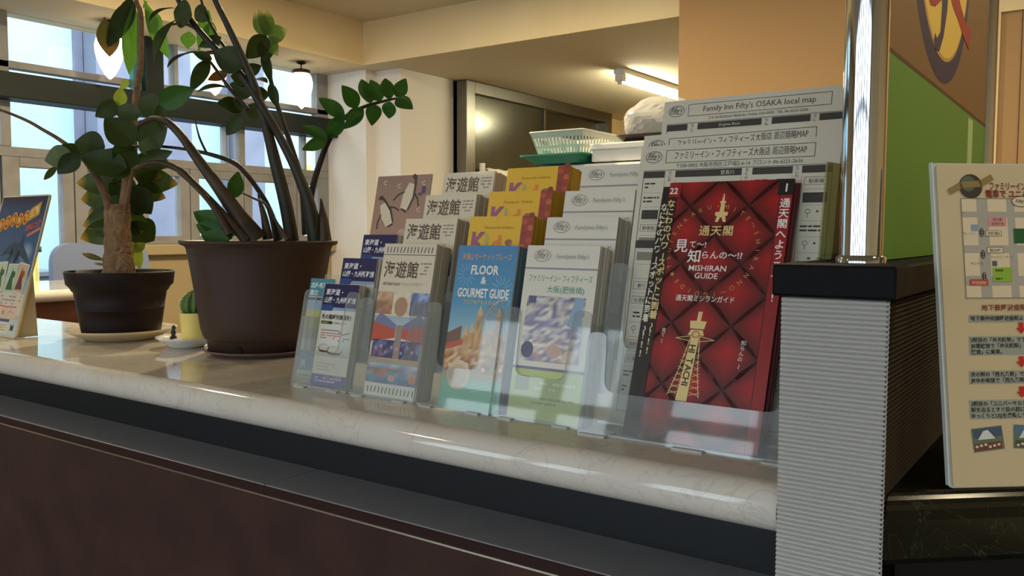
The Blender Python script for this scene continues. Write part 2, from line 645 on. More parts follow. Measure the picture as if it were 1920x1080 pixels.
fr.box(-4.7, -4.3, -3.6, -3.5, 0, H).box(2.9, 3.1, -3.6, -3.5, 0, H).box(-4.3, 2.9, -3.6, -3.5, 0, 0.3).box(-4.3, 2.9, -3.6, -3.5, 2.5, H)
struct('wall_front', fr, M['wall_cream'], 'cream lobby wall with the wide street window', 'wall')
wl = MB().box(-4.7, -4.6, -3.5, 0.1, 0, HB).box(-4.7, -4.55, 2.52, 4.22, 0, 1.07)
struct('wall_left', wl, M['wall_low'], 'low beige wall under the windows', 'wall')
struct('trim_3', MB().box(-4.72, -4.5, 2.5, 4.22, 1.07, 1.13), M['wall_low'], 'thick beige window sill ledge behind the pots', 'sill', 0.006)
# door in the ochre wall, far right
dr = tag(empty('door_1', (0, 0, 0)), 'ochre door with pale frame at the far right', 'door', None, 'structure')
MB().box(-0.475, -0.43, 4.03, 4.06, 0, 2.16).build('door_frame', M['wall_cream'], dr)
MB().box(-0.43, 0.45, 4.03, 4.06, 2.1, 2.16).build('door_frame', M['wall_cream'], dr)
MB().box(0.45, 0.5, 4.03, 4.06, 0, 2.16).build('door_frame', M['wall_cream'], dr)
MB().box(-0.43, -0.355, 4.045, 4.06, 0, 2.1).build('door_stile', M['wall_orange'], dr)
MB().box(-0.352, 0.45, 4.04, 4.06, 0, 2.1).build('door_leaf', M['wall_orange'], dr)

# ------------------------------------------------------------------ glazing on the left (plane x = -4.6)
X0, X1 = -4.63, -4.57


def win(name, label, cat, bars, panes):
    w_ = tag(empty(name, (-4.6, bars[0][0], bars[0][2])), label, cat, None, 'structure')
    ox, oy, oz = w_.location
    for (y0, y1, z0, z1, mk) in bars:
        MB().box(X0 - ox, X1 - ox, y0 - oy, y1 - oy, z0 - oz, z1 - oz).build('frame_bar', M[mk], w_, 0.004)
    for (y0, y1, z0, z1) in panes:
        MB().box(-0.004, 0.004, y0 - oy, y1 - oy, z0 - oz, z1 - oz).build('pane', M['glass'], w_)
    return w_


F_ = 'frame_white'
win('window_1', 'long clerestory window above the green beam', 'window',
    [(0.1, 0.14, 1.985, HB, F_), (2.04, 2.1, 1.985, HB, F_), (0.14, 4.22, 2.02, 2.058, F_), (3.02, 3.05, 1.985, HB, F_), (4.12, 4.22, 1.985, HB, F_)],
    [(0.14, 2.04, 1.985, HB), (2.1, 3.02, 2.058, HB), (3.05, 4.12, 2.058, HB)])
win('window_2', 'transom panes between green beam and sashes', 'window',
    [(0.1, 0.14, 1.63, 1.86, F_), (2.05, 2.1, 1.63, 1.86, F_), (3.47, 3.515, 1.63, 1.86, F_), (3.37, 3.385, 1.63, 1.86, F_), (0.1, 4.22, 1.58, 1.63, F_), (4.15, 4.22, 1.63, 1.86, F_), (4.0, 4.02, 1.63, 1.86, F_)],
    [(0.14, 2.05, 1.63, 1.86), (2.1, 3.47, 1.63, 1.86), (3.515, 4.15, 1.63, 1.86)])


def sash(name, label, y0, y1, z0, z1, wl_, wr, cat='window'):
    return win(name, label, cat,
               [(y0, y0 + wl_, z0, z1, F_), (y1 - wr, y1, z0, z1, F_), (y0 + wl_, y1 - wr, z1 - 0.05, z1, F_), (y0 + wl_, y1 - wr, z0, z0 + (0.05 if z0 > 0.5 else 0.12), F_)],
               [(y0 + wl_, y1 - wr, z0 + 0.05, z1 - 0.05)])


sash('door_2', 'white framed glass door beside the card display', 2.05, 2.41, 0.0, 1.58, 0.085, 0.06, 'door')
sash('window_3', 'narrow sash behind the tree trunk', 2.415, 2.78, 1.13, 1.58, 0.07, 0.06)
sash('window_4', 'sash left of the tall brown pot', 2.785, 3.11, 1.13, 1.58, 0.055, 0.065)
sash('window_5', 'sash behind the tall plant stems', 3.115, 3.5, 1.13, 1.58, 0.06, 0.06)
sash('window_6', 'sash right of the plant stems', 3.505, 3.93, 1.13, 1.58, 0.06, 0.06)
sash('window_7', 'last sash next to the pale pillar', 3.935, 4.22, 1.13, 1.58, 0.06, 0.1)
sash('door_3', 'white framed glass door at the left picture edge', 1.2, 2.04, 0.0, 1.58, 0.08, 0.06, 'door')
sash('window_8', 'glass side light beyond the left doors', 0.1, 1.19, 0.0, 1.58, 0.06, 0.06)
struct('trim_4', MB().box(-4.63, -4.47, 0.1, 4.22, 1.86, 1.985), M['green_beam'], 'dark green steel beam across the windows', 'beam', 0.004)
struct('trim_5', MB().box(-4.63, -4.5, 2.80, 2.91, 1.985, HB), M['green_beam'], 'dark green post above the beam', 'post', 0.004)
M['teal_glass'] = sheet_glass('teal_glass', (0.25, 0.62, 0.6), 0.05, 1.4, 0.25, (0.25, 0.5, 0.5))
struct('window_9', MB().box(-4.56, -4.548, 2.735, 2.80, 1.985, HB), M['teal_glass'], 'narrow teal glass fin beside the green post', 'window')
# unseen street window behind the viewer; wide bars added to streak the chrome
w10 = tag(empty('window_10', (-0.7, -3.55, 0.3)), 'wide street window of the lobby', 'window', None, 'structure')
for x in (-3.6, -2.6, -1.75, -0.9, -0.15, 0.6, 1.35, 2.3, 3.45):
    MB().box(x, x + 0.14, -0.03, 0.03, 0, 2.2).build('frame_bar', M[F_], w10)
MB().box(-3.6, 3.6, -0.004, 0.004, 0, 2.2).build('pane', M['glass'], w10)

MB().box(-3.6, 3.6, -0.03, 0.03, 1.55, 1.63).build('frame_bar', M[F_], w10)
# ------------------------------------------------------------------ outdoors
struct('ground', MB().box(-14, -4.75, -8, 14, -0.06, -0.01), M['street'], 'grey street outside the windows', 'street')
struct('ground', MB().box(-14, 8, -14, -3.75, -0.06, -0.01), M['street'], 'grey pavement outside the street window', 'street')
bd = thing('building', 'pale rendered building seen through the left windows', 'building', (-8.5, 4, 0))
MB().box(-0.4, 0.0, -8, 9, 0, 5.0).build('facade_wall', M['facade'], bd)
for (y0, y1) in ((0.60, 1.65), (2.3, 2.62), (4.0, 4.5)):
    MB().box(0.0, 0.25, y0, y1, 0, 5.0).build('pier', M['facade2'], bd)
for y in (0.5, 2.2, 3.6):
    MB().box(0.0, 0.03, y, y + 0.09, 0, 3.3).build('downpipe', M['facade2'], bd)
for (y0, y1, z) in ((-8, 9, 0.75),):
    MB().box(0.0, 0.06, y0, y1, z, z + 0.05).build('ledge', M['facade2'], bd)
for i, (x, lab) in enumerate(((-3.4, 'first from the west'), (-2.1, 'second from the west'), (-0.9, 'third from the west'), (0.4, 'fourth from the west'), (1.9, 'easternmost'))):  # unseen columns, added for dark streaks in the chrome post's reflection
    ac = thing('reflection_blocker', 'added unseen column to streak the chrome reflection, ' + lab, 'column', (x, -5.2, -0.01), group='added columns for the chrome reflection')
    MB().box(-0.16, 0.16, -0.16, 0.16, 0.12, 3.6).build('shaft', M['street'], ac, 0.01)
    MB().box(-0.2, 0.2, -0.2, 0.2, 0.0, 0.12).build('plinth', M['dark'], ac, 0.01)
# blue-grey utility boxes low down in the street
ub = thing('utility_box', 'low blue grey utility box out in the street', 'utility box', (-7.2, 3.0, 0))
MB().box(-0.25, 0.25, -0.6, 0.6, 0, 0.85).build('body', M['facade2'], ub, 0.01)
MB().box(-0.28, 0.28, -0.63, 0.63, 0.85, 0.89).build('lid', M['street'], ub, 0.005)
bo = thing('bollard', 'pale yellow bollard outside the glass door', 'bollard', (-6.2, 2.98, 0))
MB().lathe([(0.0, 1.32), (0.012, 1.31), (0.02, 1.29), (0.02, 0)], 16).build('post', M['yellow'], bo)
MB().lathe([(0.0, 1.1), (0.04, 1.1), (0.04, 1.06), (0.0, 1.06)], 16).build('band', M['dark'], bo)
vm = thing('shop_sign', 'small yellow and red shop sign seen beyond the stems', 'sign', (-7.4, 6.72, 0))
MB().box(-0.05, 0.05, -0.2, 0.2, 1.75, 1.95).build('sign_board', M['yellow'], vm)
MB().box(0.05, 0.06, -0.2, -0.05, 1.62, 1.76).build('red_patch', M['red'], vm)
MB().box(-0.03, 0.03, -0.03, 0.03, 0, 1.75).build('post', M['facade2'], vm)

# ------------------------------------------------------------------ pendant lamps under the window beam
def pendant(y, label):
    t = thing('pendant_lamp', label, 'lamp', (-4.35, y, HB), group='opal pendant lamps under the window beam')
    MB().lathe([(0.0, 0), (0.03, 0), (0.03, -0.012), (0.006, -0.02)], 16).build('ceiling_rose', M['brass'], t)
    MB().tube([(0, 0, -0.015), (0, 0, -0.05)], 0.004, 8).build('cord', M['brass'], t)
    MB().lathe([(0.0, -0.045), (0.03, -0.048), (0.056, -0.055), (0.058, -0.07), (0.052, -0.076), (0.0, -0.078)], 24).build('cap', M['brass'], t)
    pr_ = [(0.05, -0.074), (0.064, -0.095), (0.072, -0.13), (0.07, -0.165), (0.06, -0.205), (0.044, -0.245), (0.024, -0.28), (0.008, -0.297), (0.0, -0.302)]
    MB().lathe(pr_, 28).build('shade', M['lamp_glow'], t)


for y, l in ((2.50, 'lit opal pendant lamp above the tree, leftmost of three'), (3.14, 'lit opal pendant lamp half hidden by plant leaves, middle of three'), (3.79, 'lit opal pendant lamp beside the pillar, rightmost of three')):
    pendant(y, l)

# ------------------------------------------------------------------ kitchen
t = thing('ceiling_light', 'lit fluorescent batten on the kitchen ceiling', 'light', (-2.77, 5.14, HB))
MB().box(-0.04, 0.04, 0, 1.5, -0.035, 0).build('batten', M['white_plastic'], t, 0.004)
for yy in (0.0, 1.45):
    MB().box(-0.03, 0.03, yy, yy + 0.05, -0.085, -0.035).build('lamp_holder', M['white_plastic'], t, 0.005)
MB().tube([(0, 0.05, -0.075), (0, 1.45, -0.075)], 0.016, 14).build('tube', M['tube_glow'], t)
MB().tube([(0.0, 0.02, -0.085), (0, 0.02, -0.105)], 0.014, 12).build('starter', M['white_plastic'], t)

t = thing('steel_cabinet', 'tall brushed steel cabinet with sliding doors under the kitchen ceiling', 'cabinet', (-3.97, 4.875, 0))
MB().box(0.0, 0.12, 0.0, 0.10, 0, 2.295).build('jamb', M['steel_frame'], t, 0.004)
MB().box(0.0, 0.12, 0.1, 2.15, 2.21, 2.295).build('head_rail', M['steel_frame'], t, 0.004)
MB().box(0.0, 0.12, 2.05, 2.15, 0, 2.21).build('jamb', M['steel_frame'], t, 0.004)
MB().box(0.065, 0.09, 0.1, 1.06, 0.03, 2.21).build('sliding_door', M['steel'], t, 0.003)
MB().box(0.03, 0.055, 1.02, 2.05, 0.03, 2.21).build('sliding_door', M['steel'], t, 0.003)
MB().box(0.085, 0.10, 1.04, 1.065, 0.03, 2.21).build('door_edge', M['chrome'], t)
MB().box(0.0, 0.03, 0.0, 2.15, 0, 2.29).build('back_panel', M['steel_frame'], t)
t = thing('towel_rail', 'white towel rail on the steel cabinet door', 'towel rail', (-3.87, 5.02, 1.62))
MB().tube([(0.02, 0, -0.06), (0.05, 0, -0.06), (0.05, 0, 0.09)], 0.022, 12).build('bracket', M['white_plastic'], t)
MB().tube([(0.05, 0, 0.03), (0.05, 0.62, 0.03)], 0.009, 10).build('rail', M['white_plastic'], t)
MB().tube([(0.02, 0.62, 0.03), (0.055, 0.62, 0.03)], 0.014, 10).build('bracket', M['white_plastic'], t)
tw = MB()
rows = []
for i in range(15):
    yy = 0.05 + 0.54 * i / 14
    bump = 0.006 * math.sin(i * 1.9) + 0.004 * math.sin(i * 0.8)
    prof = [(0.066, -0.16 + bump), (0.068, -0.05), (0.066, 0.03), (0.06, 0.045 + bump * 0.5), (0.05, 0.05 + bump * 0.6), (0.04, 0.045), (0.036, 0.03), (0.036, -0.14)]
    rows.append([(a, yy, b_) for a, b_ in prof])
vs = [p for r_ in rows for p in r_]
n = 8
tw.add(vs, [(i * n + k, i * n + k + 1, (i + 1) * n + k + 1, (i + 1) * n + k) for i in range(14) for k in range(n - 1)], 0, True)
o = tw.build('towel', M['towel'], None, loc=(-3.87, 5.02, 1.62))
o.modifiers.new('thickness', 'SOLIDIFY').thickness = 0.008
tag(o, 'folded white towel hanging on the steel cabinet rail', 'towel')

# white refrigerator with boxes on top, behind the racks
t = thing('refrigerator', 'white enamel refrigerator behind the maps', 'refrigerator', (-1.72, 2.6, 0))
MB().box(0, 0.62, 0.02, 0.6, 0.03, 1.445).build('body', M['white_enamel'], t, 0.012)
MB().box(0.0, 0.62, -0.02, 0.015, 0.06, 0.95).build('lower_door', M['white_enamel'], t, 0.01)
MB().box(0.0, 0.62, -0.02, 0.015, 0.965, 1.44).build('upper_door', M['white_enamel'], t, 0.01)
MB().box(0.05, 0.08, -0.05, -0.02, 1.0, 1.25).build('handle', M['white_plastic'], t, 0.006)
for x in (0.05, 0.52):
    MB().box(x, x + 0.05, 0.05, 0.55, 0, 0.03).build('foot', M['dark'], t)
t = thing('storage_box', 'flat white lidded box on the refrigerator', 'box', (-1.505, 2.6, 1.447))
MB().box(0, 0.36, 0, 0.4, 0, 0.04).build('body', M['white_plastic'], t, 0.004)
MB().box(-0.004, 0.364, -0.004, 0.404, 0.04, 0.062).build('lid', M['white_plastic'], t, 0.004)
# green tray
t = thing('serving_tray', 'green plastic tray carrying the white basket', 'tray', (-1.64, 2.72, 1.447))
tr = MB()
def trayring(hw, hd, z):
    return [(x, y, z) for x, y in rrect(-hw, -hd, hw, hd, 0.03, 4)]
rings = [trayring(0.100, 0.14, 0.0), trayring(0.118, 0.17, 0.02), trayring(0.135, 0.185, 0.026), trayring(0.135, 0.185, 0.031), trayring(0.114, 0.165, 0.027), trayring(0.096, 0.135, 0.006)]
n = len(rings[0])
vs = [p for r_ in rings for p in r_]
fs = [(k * n + i, k * n + (i + 1) % n, (k + 1) * n + (i + 1) % n, (k + 1) * n + i) for k in range(5) for i in range(n)]
fs += [tuple(reversed(range(n))), tuple(range(5 * n, 6 * n))]
tr.add(vs, fs)
tr.build('tray_body', M['green_plastic'], t)
# basket: perforated walls built as slats
t = thing('plastic_basket', 'translucent white slotted plastic basket on the green tray', 'basket', (-1.63, 2.72, 1.458))
bs = MB()
bw, bdp, bh = 0.085, 0.12, 0.1
bs.box(-bw, bw, -bdp, bdp, 0, 0.004)
fl = 1.28
def bpt(u, z):
    """u in 0..4 round the basket"""
    k = 1 + (fl - 1) * z / bh
    s_ = int(u) % 4
    f = u - int(u)
    c_ = [(-bw, -bdp), (bw, -bdp), (bw, bdp), (-bw, bdp)]
    a, b_ = c_[s_], c_[(s_ + 1) % 4]
    return ((a[0] + (b_[0] - a[0]) * f) * k, (a[1] + (b_[1] - a[1]) * f) * k, z)
NS = 56
for i in range(NS):
    u0 = 4 * i / NS
    u1 = 4 * (i + 0.55) / NS
    for (za, zb) in ((0.0, 0.045), (0.052, 0.09)):
        bs.add([bpt(u0, za), bpt(u1, za), bpt(u1, zb), bpt(u0, zb)], [(0, 1, 2, 3)])
for (za, zb) in ((0.0, 0.006), (0.044, 0.053), (0.08, 0.1)):
    for s_ in range(4):
        bs.add([bpt(s_, za), bpt(s_ + 0.9999, za), bpt(s_ + 0.9999, zb), bpt(s_, zb)], [(0, 1, 2, 3)])
o = bs.build('slotted_body', M['basket'], t)
o.modifiers.new('thickness', 'SOLIDIFY').thickness = 0.002
rim = MB()
rim.tube([bpt(0, 0.1), bpt(0.9999, 0.1), bpt(1.9999, 0.1), bpt(2.9999, 0.1), bpt(3.9999, 0.1)], 0.004, 8)
rim.build('rim', M['basket'], t)
# dark tray with bag
t = thing('dark_tray', 'dark brown tray under the plastic bag', 'tray', (-1.30, 2.70, 1.511))
MB().add(*[[p for p in ([(x * 0.8, y * 0.8, 0) for x, y in rrect(-0.12, -0.1, 0.12, 0.1, 0.02, 3)] + [(x, y, 0.022) for x, y in rrect(-0.12, -0.1, 0.12, 0.1, 0.02, 3)])], [(i, (i + 1) % 16, 16 + (i + 1) % 16, 16 + i) for i in range(16)] + [tuple(reversed(range(16))), tuple(range(16, 32))]]).build('tray_body', M['dark_tray'], t)
import bmesh
bm = bmesh.new()
bmesh.ops.create_icosphere(bm, subdivisions=4, radius=1)
rnd = random.Random(3)
for v in bm.verts:
    x, y, z = v.co
    q = 1 + 0.05 * math.sin(5 * x + 3 * z) * math.sin(4 * y + 4 * z) + 0.018 * abs(math.sin(13 * x + 9 * y + 11 * z)) + 0.012 * math.sin(29 * z - 21 * x + 7 * y)
    v.co = (x * 0.135 * q, y * 0.1 * q, max(-0.045, z * 0.085 * q) + 0.045)
me = bpy.data.meshes.new('plastic_bag')
bm.to_mesh(me)
bm.free()
me.materials.append(M['bag'])
o = put('plastic_bag', me, None, 0, (-1.29, 2.70, 1.534))
tag(o, 'crumpled clear plastic bag on the dark tray', 'bag')
# ================================================================== reception counter
def arc(cx, cy, r, a0, a1, n=10):
    return [(cx + r * math.cos(R(a0 + (a1 - a0) * i / n)), cy + r * math.sin(R(a0 + (a1 - a0) * i / n))) for i in range(n + 1)]


# profile in (y, z), bullnose towards the viewer
prof = [(0.985, 0.96), (0.985, 1.0)] + arc(0.682, 0.98, 0.02, 90, 270, 14)
mb = MB()
n = len(prof)
vs = [(-3.62, p[0], p[1]) for p in prof] + [(-0.213, p[0], p[1]) for p in prof]
for i in range(n):
    j = (i + 1) % n
    mb.add([vs[i], vs[j], vs[n + j], vs[n + i]], [(0, 1, 2, 3)], 0, False)
mb2 = MB()
mb2.add(vs, [(i, (i + 1) % n, n + (i + 1) % n, n + i) for i in range(n)], 0, False)
mb2.add(vs, [tuple(reversed(range(n))), tuple(range(n, 2 * n))])
for k in range(len(mb2.f)):
    if len(mb2.f[k]) == 4 and 2 <= k < n - 1:
        mb2.sm[k] = True
o = mb2.build('marble_countertop', M['marble'])
tag(o, 'polished cream marble countertop carrying pots and brochure holders', 'countertop')
# return leg of the counter, on the left behind the pots
prf = [(-3.62, 0.96), (-3.62, 1.0)]
mb = MB()
p_ = [(-3.62, 0.958), (-3.62, 1.0)] + [(2 * -3.02 - a, b_) for a, b_ in arc(-3.02, 0.979, 0.021, 90, 270, 10)]
n = len(p_)
vs = [(a, 0.987, b_) for a, b_ in p_] + [(a, 1.93, b_) for a, b_ in p_]
mb.add(vs, [(i, (i + 1) % n, n + (i + 1) % n, n + i) for i in range(n)] + [tuple(reversed(range(n))), tuple(range(n, 2 * n))])
tag(mb.build('marble_countertop', M['marble']), 'short marble counter return behind the card display', 'countertop')
t = thing('counter_return', 'orange brown wooden counter base under the short marble return', 'counter', (-3.6, 0.99, 0))
MB().box(0.0, 0.53, 0.02, 0.92, 0, 0.957).build('body', M['orange_wood'], t)
MB().box(0.53, 0.545, 0.02, 0.92, 0.0, 0.88).build('side_panel', M['orange_wood'], t, 0.003)

t = thing('counter', 'reception counter base with rust brown front and grey bag shelf', 'counter', (-3.6, 0.65, 0))
MB().box(0, 3.385, 0.10, 0.33, 0, 0.958).build('body', M['panel_brown'], t)
MB().box(0, 3.385, 0.085, 0.099, 0.9, 0.958).build('recess_panel', M['black'], t)
xs = [-3.6, -2.9, -2.2, -1.505, -0.822, -0.215]
for a, b_ in zip(xs, xs[1:]):
    MB().box(a + 3.6 + 0.0007, b_ + 3.6 - 0.0007, 0.0015, 0.098, 0.889, 0.9).build('shelf_slab', M['shelf_grey'], t, 0.0008)
MB().box(0, 3.385, 0.012, 0.099, 0.876, 0.888).build('shelf_core', M['edge_brown'], t)
MB().box(0, 3.385, 0.0, 0.012, 0.8895, 0.8993).build('edge_band', M['edge_brown'], t)
MB().box(0, 3.385, -0.0015, 0.012, 0.8868, 0.8888).build('metal_strip', M['strip'], t)
MB().box(0, 3.385, -0.001, 0.02, 0.0, 0.8862).build('front_panel', M['panel_brown'], t)

# ------------------------------------------------------------------ partition pier with ribbed cladding
px0, px1, py0, py1, pz = -0.2095, -0.132, 0.652, 1.56, 1.153
t = thing('partition', 'low partition pier clad in ribbed grey aluminium with black cap', 'partition', (px0, py0, 0))
W_ = px1 - px0
MB().box(0.002, W_ - 0.002, 0.003, py1 - py0, 0, pz).build('core', M['black'], t)
pitch = 0.0036
ribs = MB()
nr = int(pz / pitch)
vs = []
for i in range(nr):
    z = i * pitch
    for dz, d in ((0, 0.0022), (0.25, 0.0006), (0.5, 0.0), (0.75, 0.0006)):
        vs.append((z + dz * pitch, d))
vs.append((nr * pitch, 0.0022))
n = len(vs)
ribs.add([(0, d, z) for z, d in vs] + [(W_, d, z) for z, d in vs], [(i, n + i, n + i + 1, i + 1) for i in range(n - 1)])
ribs.build('ribbed_front', M['corr'], t)
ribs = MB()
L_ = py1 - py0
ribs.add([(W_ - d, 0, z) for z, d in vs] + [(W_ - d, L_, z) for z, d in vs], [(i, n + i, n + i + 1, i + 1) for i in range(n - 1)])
ribs.build('ribbed_side', M['corr_shade'], t)
MB().box(-0.007, W_ + 0.004, -0.002, L_ + 0.004, pz, pz + 0.0245).build('cap', M['cap_black'], t, 0.002)
CAPZ = pz + 0.0245
for (yy, lab) in ((0.72, 'thick chrome post on the black cap, nearest the viewer'), (1.405, 'slim looking chrome post behind the emblem sign')):
    q = thing('chrome_post', lab, 'post', (-0.1685, yy, CAPZ), group='chrome posts holding the sign')
    MB().lathe([(0.0165, 1.39), (0.0165, 0.0)], 48).build('tube', M['chrome'], q)
    MB().lathe([(0.0168, 0.006), (0.019, 0.004), (0.019, 0.0)], 40).build('collar', M['chrome'], q)
# sign panel between the posts
sg = thing('sign_panel', 'brown and green sign panel with round emblem between chrome posts', 'sign', (-0.162, 0.738, CAPZ + 0.001))
sg.matrix_world = Matrix(((0, 0, 1, -0.162), (1, 0, 0, 0.738), (0, 1, 0, CAPZ + 0.001), (0, 0, 0, 1)))
sw, sh = 0.65, 0.62
M['sign_board'] = mat('sign_board', '#6b5530', 0.3)
MB().box(0, sw, 0, sh, -0.012, 0.0).build('board', M['sign_board'], sg)
A = Art(0.0001)
zg = 1.35 - CAPZ
A.rect(0, 0, sw, zg, '#5c8a3a', 0)
A.rect(0, zg, sw, zg + 0.004, '#4d3a18', 1)
A.rect(0, zg + 0.004, sw, sh, '#7d5f3a', 0)
cx, cy = 1.012 - 0.738, 1.518 - CAPZ
A.ell(cx, cy, 0.182, 0.158, '#2b2a4c', 1, 48)
A.ell(cx + 0.006, cy + 0.012, 0.166, 0.146, '#c49a52', 2, 48)
A.ell(cx + 0.008, cy + 0.018, 0.163, 0.148, '#e8c75a', 3, 48)
q = lambda l: [(a - 0.738, b_ - CAPZ) for a, b_ in l]
A.poly(q([(0.985, 1.60), (0.978, 1.53), (0.99, 1.47), (1.005, 1.438), (1.0, 1.41), (0.982, 1.4), (0.97, 1.404), (0.966, 1.395), (0.978, 1.387), (0.997, 1.389), (1.02, 1.409), (1.037, 1.438), (1.045, 1.48), (1.03, 1.54), (1.02, 1.60)]), '#2b2a4c', 4)
A.poly(q([(0.905, 1.46), (0.915, 1.434), (0.94, 1.424), (0.965, 1.428), (1.0, 1.442), (0.99, 1.47), (0.95, 1.48)]), '#a3301f', 4)
A.poly(q([(1.04, 1.52), (1.045, 1.46), (1.075, 1.45), (1.11, 1.444), (1.15, 1.434), (1.203, 1.426), (1.212, 1.452), (1.17, 1.452), (1.126, 1.464), (1.09, 1.48), (1.07, 1.53)]), '#a3301f', 5)
A.rect(1.221 - 0.738, 0.0, 1.262 - 0.738, zg - 0.004, '#a9c98a', 1)
A.build('emblem_print', sg, M['print_sign'])

# ------------------------------------------------------------------ dark marble counter on the right
ang = R(42)
dx, dy = math.cos(ang), math.sin(ang)
e0 = Vector((-0.1318, 0.6532))
e1 = e0 + Vector((dx, dy)) * 1.3
poly = [tuple(e0), tuple(e1), (e1.x, 1.56), (-0.1318, 1.56)]
t = thing('dark_marble_counter', 'dark green marble side counter under the access notice', 'counter', (e0.x, e0.y, 0))
nrm = Vector((dy, -dx))


def slab_ring(inset, z):
    # move only the front edge back by inset (left side stays in the partition plane)
    k = inset / dx
    a_ = (0.0, k)
    b_ = (dx * 1.3, dy * 1.3 + k)
    return [(a_[0], a_[1], z), (b_[0], b_[1], z), (e1.x - e0.x, 1.56 - e0.y, z), (0.0, 1.56 - e0.y, z)]


rg = [slab_ring(0.006, 0.958), slab_ring(0.0, 0.964), slab_ring(0.0, 0.992)]
for i in range(1, 7):
    an = R(90 * i / 6)
    rg.append(slab_ring(0.003 + 0.012 * (1 - math.cos(an)), 0.995 + 0.015 * math.sin(an)))
mb = MB()
vs = [p for r_ in rg for p in r_]
nn = len(rg)
for k_ in range(nn - 1):
    mb.add([vs[k_ * 4], vs[k_ * 4 + 1], vs[k_ * 4 + 5], vs[k_ * 4 + 4]], [(0, 1, 2, 3)])
    for j in (1, 2, 3):
        mb.add([vs[k_ * 4 + j], vs[k_ * 4 + (j + 1) % 4], vs[k_ * 4 + 4 + (j + 1) % 4], vs[k_ * 4 + 4 + j]], [(0, 1, 2, 3)])
mb.add(vs[:4], [(3, 2, 1, 0)])
mb.add(vs[-4:], [(0, 1, 2, 3)])
mb.build('top_slab', M['marble_dark'], t)
k = 0.03 / dx
MB().prism([(0.0005, k + 0.0005), (dx * 1.3, dy * 1.3 + k), (e1.x - e0.x, 1.56 - e0.y), (0.0005, 1.56 - e0.y)], 0.0, 0.957).build('base', M['black'], t)

# access notice: laminated sheet in a clear stand
BL = Vector((-0.0962, 0.6995, 1.0118))
a4 = R(40.9)
ex = Vector((math.cos(a4), math.sin(a4), 0))
th = R(8.5)
nh = Vector((-math.sin(a4), math.cos(a4), 0))
ey = nh * math.sin(th) + Vector((0, 0, math.cos(th)))
ez = ex.cross(ey)
nt_ = thing('notice_stand', 'white laminated notice with street map and directions on the dark counter', 'notice')
nt_.matrix_world = Matrix(((ex.x, ey.x, ez.x, BL.x), (ex.y, ey.y, ez.y, BL.y), (ex.z, ey.z, ez.z, BL.z), (0, 0, 0, 1)))
nw, nh_ = 0.174, 0.246
MB().prism(rrect(0, 0, nw, nh_, 0.004), -0.0030, -0.0014).build('acrylic_back', M['acrylic_edge'], nt_)
M['dim_lit_notice_paper'] = mat('dim_lit_notice_paper', '#c0ad88', 0.6)  # white paper with the dim yellow light put into its colour
MB().prism(rrect(0.003, 0.001, nw - 0.003, nh_ - 0.001, 0.003), -0.0013, 0.0).build('sheet', M['dim_lit_notice_paper'], nt_)
MB().prism([(-0.0012, 0.0025), (0.0, 0.0025), (0.0, nh_), (-0.0012, nh_)], -0.003, 0.001).build('clear_edge', M['acrylic_edge'], nt_)
A = Art()
k = 0.246 / 617.0        # sheet metres per picture pixel at the left edge
def N(px_, py_):
    return ((px_ - 1745 - (py_ - 303) * 0.052) * k * 1.03, (920 - py_) * k)
x, y = N(1820, 349)
A.ell(x, y, 0.0095, 0.0095, '#3a352c', 3)
A.ell(x - 0.002, y + 0.002, 0.006, 0.006, '#57604e', 4)
A.stroke([(x - 0.017, y - 0.004), (x - 0.008, y + 0.001), (x + 0.008, y + 0.002), (x + 0.017, y + 0.007)], 0.005, '#8a7444', 5)
x, y = N(1858, 352)
A.text('ファミリーイン・フィフティーズから', x, y - 0.001, 0.0068, '#6b2f1e', 3, sx=0.64, bold=0.02)
x, y = N(1850, 372)
A.text('電車で ユニバーサルシティへ', x, y + 0.001, 0.0066, '#7c2f1c', 3, sx=0.86, bold=0.03)
x0, y1 = N(1800, 372)
x1, y0 = nw - 0.014, N(1812, 565)[1]
A.rect(x0, y0, x1, y1, '#a39d90', 1)
cols = [(0.0, 0.0125), (0.021, 0.037), (0.043, 0.075), (0.082, 0.118)]
rows = [(0.0, 0.0115), (0.0155, 0.034), (0.0425, 0.059), (0.067, y1 - y0 - 0.0005)]
rows = [(0.0005, 0.0095), (0.017, 0.0345), (0.0405, 0.062), (0.0665, y1 - y0 - 0.0006)]
for (ca, cb) in cols:
    for (ra, rb) in rows:
        A.rect(x0 + ca + 0.0005, y0 + ra, min(x0 + cb, x1 - 0.0005), y0 + rb, '#d3c1a0', 2)
A.frame(x0, y0, x1, y1, 0.0004, '#6d665a', 3)
A.rect(x0 + 0.0215, y0 + 0.055, x0 + 0.036, y0 + 0.0625, '#c98a86', 3)
A.text('西大橋', x0 + 0.0288, y0 + 0.0594, 0.0026, '#5a2b2a', 4, 'c')
A.text('合同庁舎', x0 + 0.0288, y0 + 0.0562, 0.0026, '#5a2b2a', 4, 'c')
A.rect(x0 + 0.0185, y0 + 0.0475, x0 + 0.0315, y0 + 0.052, '#d9c8a8', 4)
A.frame(x0 + 0.0185, y0 + 0.0475, x0 + 0.0315, y0 + 0.052, 0.0003, '#403a33', 5)
A.text('京町堀2', x0 + 0.025, y0 + 0.0485, 0.003, '#2c2824', 6, 'c')
A.rect(x0 + 0.019, y0 + 0.0345, x0 + 0.032, y0 + 0.039, '#d9c8a8', 4)
A.frame(x0 + 0.019, y0 + 0.0345, x0 + 0.032, y0 + 0.039, 0.0003, '#403a33', 5)
A.text('靱本町', x0 + 0.0255, y0 + 0.0355, 0.003, '#2c2824', 6, 'c')
A.rect(x0 + 0.007, y0 + 0.0515, x0 + 0.0125, y0 + 0.0565, '#7f93ad', 4)
